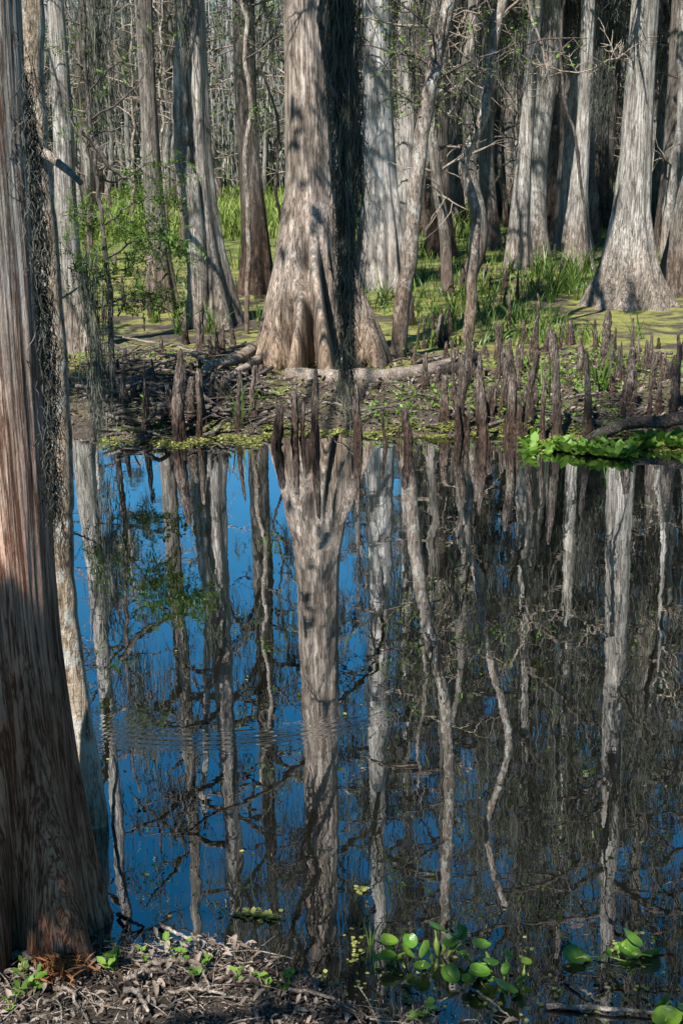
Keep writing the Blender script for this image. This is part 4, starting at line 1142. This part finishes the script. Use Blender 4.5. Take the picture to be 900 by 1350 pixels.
for (n, x0, x1, y0, y1, lab, grp) in ((52, 600, 720, 470, 575, 'ordinary brown knee in the thick crowd below the small crooked tree', 'knees crowded below the small crooked tree'),
                                      (34, 735, 905, 465, 565, 'ordinary brown knee scattered on the bank before the right cypress', 'knees scattered before the right cypress'),
                                      (16, 545, 610, 430, 560, 'ordinary dark knee around the log right of the mottled trunk', 'knees around the log'),
                                      (30, 140, 345, 470, 575, 'ordinary dark knee in the debris at the left of the bank', 'knees in the left debris'),
                                      (14, 560, 760, 330, 430, 'little knee poking out of the green undergrowth', 'little knees in the undergrowth'),
                                      (8, 120, 240, 350, 440, 'little dark knee in the wet ground under the sapling', 'little knees under the sapling')):
    for i in range(n):
        yb = rg.uniform(y0, y1); k_ = (yb - 230) / 330
        knee(rg.uniform(x0, x1), yb, yb - rg.uniform(28, 85) * k_, rg.uniform(7, 14) * max(0.6, k_), lab, grp)

# ------------------------------------------------------------------ logs and sticks
def stick(name, label, pts, r0, r1, material, seed, sides=9, n=26, jit=0.012, cat='stick', bump=0.25, group=None, forks=()):
    mb = MB(); p = smooth_path(pts, n, jit, seed); loc = p[0].copy()
    tube(mb, p - loc, np.linspace(r0, r1, n), sides, seed, bump)
    for (k, dv, l, r) in forks:
        q = smooth_path([p[k], p[k] + np.array(dv) * l * 0.5 + np.array([0, 0, 0.03]), p[k] + np.array(dv) * l], 10, jit * 0.6, seed + k); tube(mb, q - loc, np.linspace(r, r * 0.3, 10), 6)
    o = link(name, mb.mesh(name, material), None, loc); tag(o, label, cat, group); return o
def gp(x, y, z): return at(x, y, z)
stick('fallen_log', 'dark rotten log lying across the left debris pile', [gp(138, 508, .14), gp(180, 512, .16), gp(235, 514, .2)], 0.075, 0.06, M_WET, 1, 12, cat='log')
stick('fallen_log', 'weathered log behind the knees right of the mottled trunk', [gp(380, 497, .2), gp(440, 499, .22), gp(500, 497, .23), gp(560, 488, .25), gp(626, 474, .26)], 0.10, 0.07, M_DRIFT, 2, 14, cat='log')
stick('fallen_log', 'short dark log tilted at the right of the weathered log', [gp(566, 492, .2), gp(600, 484, .26), gp(625, 468, .33)], 0.085, 0.06, M_WET, 3, 12, cat='log')
stick('fallen_branch', 'dark smooth fallen branch arching out of the water at the right edge', [gp(758, 590, -.05), gp(785, 576, .06), gp(820, 562, .15), gp(860, 556, .17), gp(905, 552, .2), gp(960, 540, .25)], 0.045, 0.06, M_WET, 4, 12, cat='branch')
stick('driftwood_root', 'pale gnarled root forking down in front of the bleached root', [gp(345, 470, .3), gp(325, 484, .3), gp(300, 500, .26), gp(290, 520, .2)], 0.05, 0.025, M_DRIFT, 8, 10, cat='root', forks=((14, (0.5, -0.8, 0.1), 0.5, 0.022),))
stick('driftwood_root', 'pale bleached root reaching left from the foot of the broad cypress', [gp(356, 455, .3), gp(332, 462, .33), gp(305, 476, .33), gp(280, 482, .3), gp(262, 494, .2)], 0.085, 0.04, M_DRIFT, 5, 11, cat='root', forks=((12, (-0.3, -0.8, -0.1), 0.6, 0.03), (18, (-0.9, 0.4, 0.2), 0.5, 0.025)))
for i, (a, b_, r, m_, lab) in enumerate([
        ((150, 443), (270, 466), 0.016, M_DRIFT, 'long straight pale stick lying across the wet ground at left'),
        ((288, 468), (354, 446), 0.020, M_DRIFT, 'thin grey stick propped on the bleached root'),
        ((505, 523), (565, 497), 0.016, M_DRIFT, 'bright split stick slanting up before the weathered log'),
        ((490, 488), (528, 512), 0.010, M_DRIFT, 'thin pale twig across the log under the moss curtain'),
        ((262, 478), (290, 504), 0.028, M_DRIFT, 'broad pale splinter of wood left of the bleached root'),
        ((180, 498), (225, 486), 0.02, M_DRIFT, 'pale brown stick on top of the black log'),
        ((210, 530), (262, 500), 0.014, M_WET, 'dark stick leaning over the left debris'),
        ((150, 470), (172, 500), 0.014, M_DRIFT, 'slanting tan stick at the far left of the debris'),
        ((742, 505), (830, 500), 0.012, M_DRIFT, 'thin grey stick between the knees before the right cypress'),
        ((835, 522), (884, 500), 0.009, M_DRIFT, 'light twig leaning on the knees at the right edge'),
        ((752, 512), (784, 468), 0.016, M_WET, 'dark branch stub rising right of the tall bent knee'),
        ((330, 512), (372, 520), 0.012, M_DRIFT, 'pale stick on the ground before the broad cypress foot'),
        ((425, 530), (470, 540), 0.011, M_DRIFT, 'grey stick on the bank below the broad cypress')]):
    pa, pb = gp(*a, .13), gp(*b_, .22); stick('stick', lab, [pa, (pa + pb) / 2 + np.array([0, 0, .015]), pb], r, r * 0.6, m_, 20 + i, 7)
# stick standing in the water and submerged ones
stick('dead_stem', 'forked dead stem standing in the water right of the bent pale trunk', [gp(148, 1100, -.05), at_d(151, 1050, at(148, 1095)[1]), at_d(155, 1015, at(148, 1095)[1])], 0.008, 0.005, M_DRIFT, 50, 6, jit=0.003, forks=((24, (-0.25, 0, 0.95), 0.07, 0.004), (24, (0.2, 0, 0.9), 0.03, 0.003)))
stick('stick', 'wet curved stick dipping into the water at the near bank', [gp(155, 1205, .01), gp(172, 1215, .03), gp(190, 1222, 0)], 0.008, 0.004, M_WET, 51, 6, jit=0.003)
stick('stick', 'brown stick half in the water near the left bank', [gp(210, 1218, 0.01), gp(235, 1232, .03), gp(262, 1240, .03)], 0.007, 0.005, M_DRIFT, 52, 6, jit=0.003)
NB = [((-5, 1250), (65, 1273), 0.016, 'thick pale stick poking in from the left edge of the near bank'), ((100, 1268), (190, 1265), 0.007, 'straight grey twig before the roots of the foreground cypress'),
      ((165, 1300), (220, 1284), 0.010, 'tan flat stick in the middle of the near bank'), ((166, 1314), (195, 1350), 0.010, 'pale stick pointing at the bottom edge'),
      ((58, 1342), (98, 1322), 0.006, 'bright short twig at the bottom left'), ((75, 1312), (106, 1346), 0.008, 'orange brown twig at the bottom left'),
      ((380, 1302), (470, 1328), 0.007, 'long reddish twig reaching the dark water'), ((0, 1282), (60, 1290), 0.009, 'grey stick lying along the left bank'),
      ((222, 1320), (300, 1322), 0.007, 'thin grey stick at the right of the near bank'), ((185, 1278), (262, 1266), 0.009, 'curved pale stick along the water edge'),
      ((255, 1272), (278, 1316), 0.006, 'thin bent twig behind the tan stick')]
for i, (a, b_, r, lab) in enumerate(NB):
    pa, pb = gp(*a, .06), gp(*b_, .06); pa[2] = gz(pa[0], pa[1]) + .03; pb[2] = gz(pb[0], pb[1]) + .03
    stick('stick', lab, [pa, (pa + pb) / 2 + np.array([.01, .01, .012]), pb], r, r * 0.5, M_DRIFT, 60 + i, 7, jit=0.006)
for i, (a, b_, r, lab) in enumerate([((745, 1293), (795, 1325), 0.006, 'slanting twig in the dark water at lower right'), ((720, 1328), (905, 1338), 0.009, 'long brown stick in the water at the lower right edge'),
                      ((620, 1302), (680, 1348), 0.005, 'thin twig in the water below the round hyacinth leaf'), ((525, 1345), (590, 1315), 0.004, 'pale thin twig in the water at bottom centre'), ((530, 1296), (552, 1303), 0.004, 'short straw floating below the hyacinth')]):
    pa, pb = gp(*a, .006), gp(*b_, .012); stick('twig', lab, [pa, (pa + pb) / 2 + np.array([0, 0, .008]), pb], r, r * 0.5, M_DRIFT, 80 + i, 6, jit=0.004)

# debris tangle on the far bank and litter
mb = MB(); rg = np.random.default_rng(97)
for i in range(900):
    px = rg.choice([rg.uniform(135, 345), rg.uniform(345, 900)], p=[0.6, 0.4]); py = rg.uniform(470, 572); p = at(px, py, 0.08); p[2] = gz(p[0], p[1]) + rg.uniform(0.0, 0.12 if px < 345 else 0.05)
    a = rg.normal(0, 0.8); l = rg.uniform(0.1, 0.55); d = np.array([math.cos(a), math.sin(a), rg.normal(0, 0.22)])
    tube(mb, smooth_path([p - d * l / 2, p + rg.normal(0, 0.02, 3), p + d * l / 2], 7), (0.003 + 0.02 * rg.random() ** 3), 5)
o = link('debris', mb.mesh('debris', M_TWIG)); tag(o, 'tangle of dead twigs strewn over the far bank', 'debris', kind='stuff')
mb = MB(); n = 6500
x = rg.uniform(-4.2, 4.6, n); y = far_edge(x) + 0.1 + 3.6 * rg.random(n)
leaves(mb, np.stack([x, y, gz(x, y) + rg.uniform(0.0, 0.03, n)], 1), 0.06, 5, 0.75, 0.45, None, 0.4)
n = 26000; x = rg.uniform(-2.6, 2.2, n); y = near_edge(x) + 0.08 - 2.0 * rg.random(n) ** 1.2
keep = rg.random(n) < np.where(x > 0.05, 0.35, 1.0); x, y = x[keep], y[keep]; n = len(x)
leaves(mb, np.stack([x, y, np.maximum(gz(x, y), 0.004) + rg.uniform(0.004, 0.03, n)], 1), 0.011 + 0.032 * rg.random(n) ** 2.2, 6, 0.8, 0.42, None, 0.6)
o = link('leaf_litter', mb.mesh('leaf_litter', M_LITTER, False)); tag(o, 'dry grey brown leaf litter over the banks', 'leaf litter', kind='stuff')
mb = MB()
for i in range(2600):
    x = rg.uniform(-2.4, 1.6); y = float(near_edge(x)) + 0.06 - 1.4 * rg.random() ** 1.3; a = rg.uniform(0, 6.28); l = rg.uniform(0.04, 0.22)
    p = np.array([x, y, max(float(gz(x, y)), 0.0) + rg.uniform(0.005, 0.03)]); d = np.array([math.cos(a), math.sin(a), rg.normal(0, 0.1)])
    tube(mb, smooth_path([p - d * l / 2, p + rg.normal(0, 0.012, 3), p + d * l / 2], 6), 0.0008 + 0.0022 * rg.random() ** 3, 4)
o = link('twig_litter', mb.mesh('twig_litter', M_DRIFT)); tag(o, 'fine dead twigs scattered over the near bank', 'twigs', kind='stuff')

# seedlings on the near bank
def seedling(px, py, s, label, material=M_FRESH):
    p = at(px, py, 0.05); p[2] = max(float(gz(p[0], p[1])), 0.0)
    rg = np.random.default_rng(int(px * 7 + py)); n = rg.integers(7, 13)
    root = empty('seedling', p); tag(root, label, 'seedling')
    bm = MB(); fm = MB(); P = []; Dd = []
    for k in range(3):
        a = rg.uniform(0, 6.28); e = np.array([math.cos(a) * 0.035, math.sin(a) * 0.035, rg.uniform(0.03, 0.08)]) * s
        tube(bm, smooth_path([np.zeros(3), e * 0.5 + np.array([0, 0, .01]), e], 6), 0.0015 * s, 4)
        for j in range(n // 3 + 1):
            P.append(e * rg.uniform(0.5, 1.0)); b = rg.uniform(0, 6.28); Dd.append((math.cos(b), math.sin(b), 0.35))
    leaves(fm, P, 0.035 * s, 3, 0.7, 0.55, Dd, 0.2)
    link('stem', bm.mesh('stem', M_STALK), root); link('leaves', fm.mesh('leaves', material, False), root)
for a in [(70, 1252, 1.0, 'yellow green seedling at the root of the foreground cypress'), (95, 1262, 1.3, 'leafy seedling before the right root of the foreground cypress'), (105, 1266, 1.1, 'seedling right of the rust-coloured needles'),
          (28, 1285, 1.0, 'seedling by the thick stick at the left edge'), (45, 1320, 1.1, 'bright green seedling low on the left bank'), (50, 1308, .8, 'pale seedling just above the bright green one'), (155, 1282, 1.3, 'broad-leaved seedling in the middle of the near bank'),
          (233, 1258, 1.1, 'fern-like sprig at the water edge of the near bank'), (187, 1255, .7, 'small sprig between the roots and the water edge'), (255, 1292, .8, 'thin green sprout right of the tan stick'), (20, 1348, .8, 'seedling cut by the bottom left corner'),
          (352, 1290, 1.0, 'yellow green sprig at the edge of the dark water'), (382, 1295, 1.1, 'lobed yellow green sprig in the wet mud'), (318, 1285, .8, 'small sprig on the dark wet edge'), (555, 1330, 1.0, 'green sprig standing in the water at bottom centre'), (270, 1272, .8, 'tiny sprig beside the curved pale stick')]:
    seedling(*a)
fm = MB(); rg = np.random.default_rng(3); c = at(78, 1272, .1)
leaves(fm, c + rg.normal(0, 1, (160, 3)) * np.array([.035, .03, .012]), 0.05, 3, 0.5, 0.12)
o = link('needle_tuft', fm.mesh('needle_tuft', M_REDLEAF, False)); tag(o, 'rust orange tuft of dead cypress needles before the foreground roots', 'dead needles')

# ------------------------------------------------------------------ water plants
def hya_leaf(root, p, head, s, az, tilt, seed):
    """round cupped blade on a swollen stalk; p = foot, head = centre of the blade, relative to the root"""
    p = np.array(p, float); h = np.array(head, float)
    blade = MB(); nr = 7; na = 20
    a = np.linspace(0, 2 * PI, na, endpoint=False); rr = np.linspace(0, 1, nr)
    A, Rr = np.meshgrid(a, rr, indexing='xy')
    rad = s * Rr * (1 - 0.22 * np.exp(-((A - PI + 0) / 0.35) ** 2) * Rr + 0.05 * np.cos(A))
    X = rad * np.cos(A) * 1.08; Y = rad * np.sin(A); Z = s * (0.28 * Rr ** 2 - 0.10 * np.exp(-(Y / s / 0.12) ** 2) * (1 - Rr * 0.5) + 0.05 * np.sin(2 * A + seed) * Rr ** 2)
    ct, stt = math.cos(tilt), math.sin(tilt)
    X2 = X * ct + Z * stt; Z2 = -X * stt + Z * ct
    ca, sa = math.cos(az), math.sin(az)
    V = np.stack([X2 * ca - Y * sa, X2 * sa + Y * ca, Z2], -1) + h
    blade.add(V.reshape(-1, 3), grid_quads(nr, na, True))
    o = link('leaf', blade.mesh('leaf', M_HYA), root)
    sb = MB(); back = h - np.array([ca, sa, 0]) * s * 0.15
    q = smooth_path([p, (p * 0.5 + back * 0.5) + np.array([0, 0, 0.01]), back], 14)
    u = np.linspace(0, 1, 14); tube(sb, q, s * (0.10 + 0.22 * np.exp(-((u - 0.35) / 0.2) ** 2)), 10)
    link('stalk', sb.mesh('stalk', M_STALK), o)


def hyacinth(px, py, heads, label, seed, k=1.0):
    c = at(px, py, 0.0); root = empty('water_hyacinth', c); tag(root, label, 'water plant', 'water hyacinths at the near bank'); rg = np.random.default_rng(seed)
    for (hx0, hy0, rpx, z) in heads:
        h = at(hx0, hy0, z * 0.7) - c; s = rpx / F * 3.7 * k
        hya_leaf(root, rg.normal(0, 0.015, 3) * np.array([1, 1, 0]) + h * np.array([.45, .45, 0]), h, s, rg.uniform(0, 6.28), rg.uniform(-0.3, 1.1), rg.uniform(0, 6))
    return root
hyacinth(520, 1268, [(511, 1241, 13, .10), (535, 1256, 13, .08), (512, 1262, 12, .05), (525, 1265, 9, .04), (498, 1264, 8, .03), (540, 1240, 11, .09)], 'left hyacinth plant of the floating cluster, with a grass blade behind it', 1)
hyacinth(575, 1265, [(575, 1225, 15, .11), (594, 1240, 11, .08), (609, 1228, 11, .11), (562, 1252, 13, .08), (556, 1275, 12, .04), (592, 1284, 14, .05), (612, 1242, 9, .08)], 'darker middle plant of the floating hyacinth cluster', 2)
hyacinth(635, 1270, [(634, 1246, 13, .11), (646, 1270, 11, .07), (630, 1282, 15, .07), (616, 1292, 10, .04), (608, 1258, 9, .06)], 'hyacinth plant with upright folded leaf right of the middle of the cluster', 3)
hyacinth(668, 1292, [(662, 1303, 19, .08), (668, 1276, 9, .07), (690, 1290, 9, .06), (668, 1258, 8, .09), (692, 1268, 8, .07), (648, 1292, 6, .04), (683, 1300, 7, .03)], 'right hyacinth plant of the cluster, with one large round shiny leaf', 4)
hyacinth(805, 1258, [(757, 1262, 17, .02), (830, 1238, 17, .05), (827, 1252, 15, .03), (858, 1259, 16, .02), (800, 1254, 6, .04)], 'separate flat-leaved hyacinth with a long runner at the right', 5)
hyacinth(880, 1335, [(876, 1322, 17, .06), (878, 1345, 19, .04), (905, 1330, 12, .05)], 'hyacinth leaves cut by the lower right corner', 6)
stick('runner', 'pale green runner floating from the flat-leaved hyacinth', [gp(770, 1262, .006), gp(800, 1261, .012), (gp(825, 1268, .008))], 0.004, 0.003, M_STALK, 7, 6, jit=0.002, cat='stem')
mb = MB(); b0 = np.array([at(487, 1240, 0.0), at(489, 1238, 0.0)]); blades(mb, np.zeros((3, 3)) + np.array([[0, 0, 0], [.005, 0, 0], [.01, .004, 0]]), np.array([.17, .12, .09]), .009, np.array([2.6, 1.7, 0.6]), np.array([.5, .1, .9]), 7, 3)
o = link('grass_sprig', mb.mesh('grass_sprig', M_GRASS, False), None, at(486, 1246, 0.0)); tag(o, 'lone grass sprig rising behind the left hyacinth plant', 'grass sprig')

# far-bank floating mats: each plant a rosette
ROS = []
for i in range(3):
    mb = MB(); rg2 = np.random.default_rng(700 + i); n = 9
    az = np.arange(n) * 2.4; e = rg2.uniform(0.2, 0.9, n)
    leaves(mb, np.stack([np.cos(az) * .02, np.sin(az) * .02, 0.01 + 0 * az], 1), 0.085, i, 0.9, 0.75, np.stack([np.cos(az) * np.cos(e), np.sin(az) * np.cos(e), np.sin(e)], 1), 0.25)
    ROS.append(mb.mesh('water_lettuce', M_FRESH, False))
rg = np.random.default_rng(98)
for i in range(110):
    if i < 80:
        px = rg.uniform(690, 826); py = 592 + (px - 755) * 0.08 + rg.normal(0, 5.0); lab, grp = 'bright green floating rosette in the mat at the right waterline', 'floating rosettes at the right waterline'
    else:
        px = rg.uniform(832, 905); py = rg.uniform(578, 592); lab, grp = 'floating rosette in the thin mat at the right edge of the water', 'floating rosettes at the right edge'
    p = at(px, py, 0.005); o = link('water_lettuce', ROS[i % 3], None, p); s = rg.uniform(0.6, 1.2); o.scale = (s, s, s); o.rotation_euler[2] = rg.uniform(0, 6.28); tag(o, lab, 'water plant', grp)

# duckweed: countless fronds
mb = MB(); P = []
def weed(n, px0, px1, f, sig):
    px = rg.uniform(px0, px1, n); py = f(px) + rg.normal(0, sig, n)
    for a, b_ in zip(px, py):
        p = at(a, b_, 0.006); P.append(p)
weed(3000, 130, 345, lambda x: 577 + 4 * np.sin(x * 0.06), 4.5)
weed(1600, 345, 560, lambda x: 570 + 2 * np.sin(x * 0.08), 2.5)
weed(1500, 560, 700, lambda x: 571 + 2 * np.sin(x * 0.08), 2.2)
weed(3000, 690, 905, lambda x: 581 + 5 * np.sin(x * 0.03), 5)
P = np.array(P); P[:, 2] = np.maximum(gz(P[:, 0], P[:, 1]), 0) + 0.006
leaves(mb, P, 0.026, 1, 1.0, 0.9, np.stack([rg.normal(0, 1, len(P)), rg.normal(0, 1, len(P)), 0 * P[:, 0]], 1), 0.05)
Q = []
for (cx, cy, sx, sy, n) in ((330, 1203, 9, 3, 90), (355, 1207, 8, 3, 70), (476, 1172, 4, 2, 20), (186, 1064, 3, 1, 6), (470, 1250, 6, 16, 30), (540, 1305, 60, 18, 40), (430, 1300, 50, 14, 40), (790, 1315, 60, 20, 40), (610, 1275, 50, 20, 30), (820, 1250, 25, 10, 24), (250, 1080, 150, 100, 14)):
    for _ in range(n): Q.append(at(cx + rg.normal(0, sx), cy + rg.normal(0, sy), 0.006))
leaves(mb, np.array(Q), 0.016, 2, 1.0, 0.9, np.stack([rg.normal(0, 1, len(Q)), rg.normal(0, 1, len(Q)), np.zeros(len(Q))], 1), 0.05)
o = link('duckweed', mb.mesh('duckweed', M_WEED, False)); tag(o, 'yellow green duckweed floating along the water edges', 'duckweed', kind='stuff')
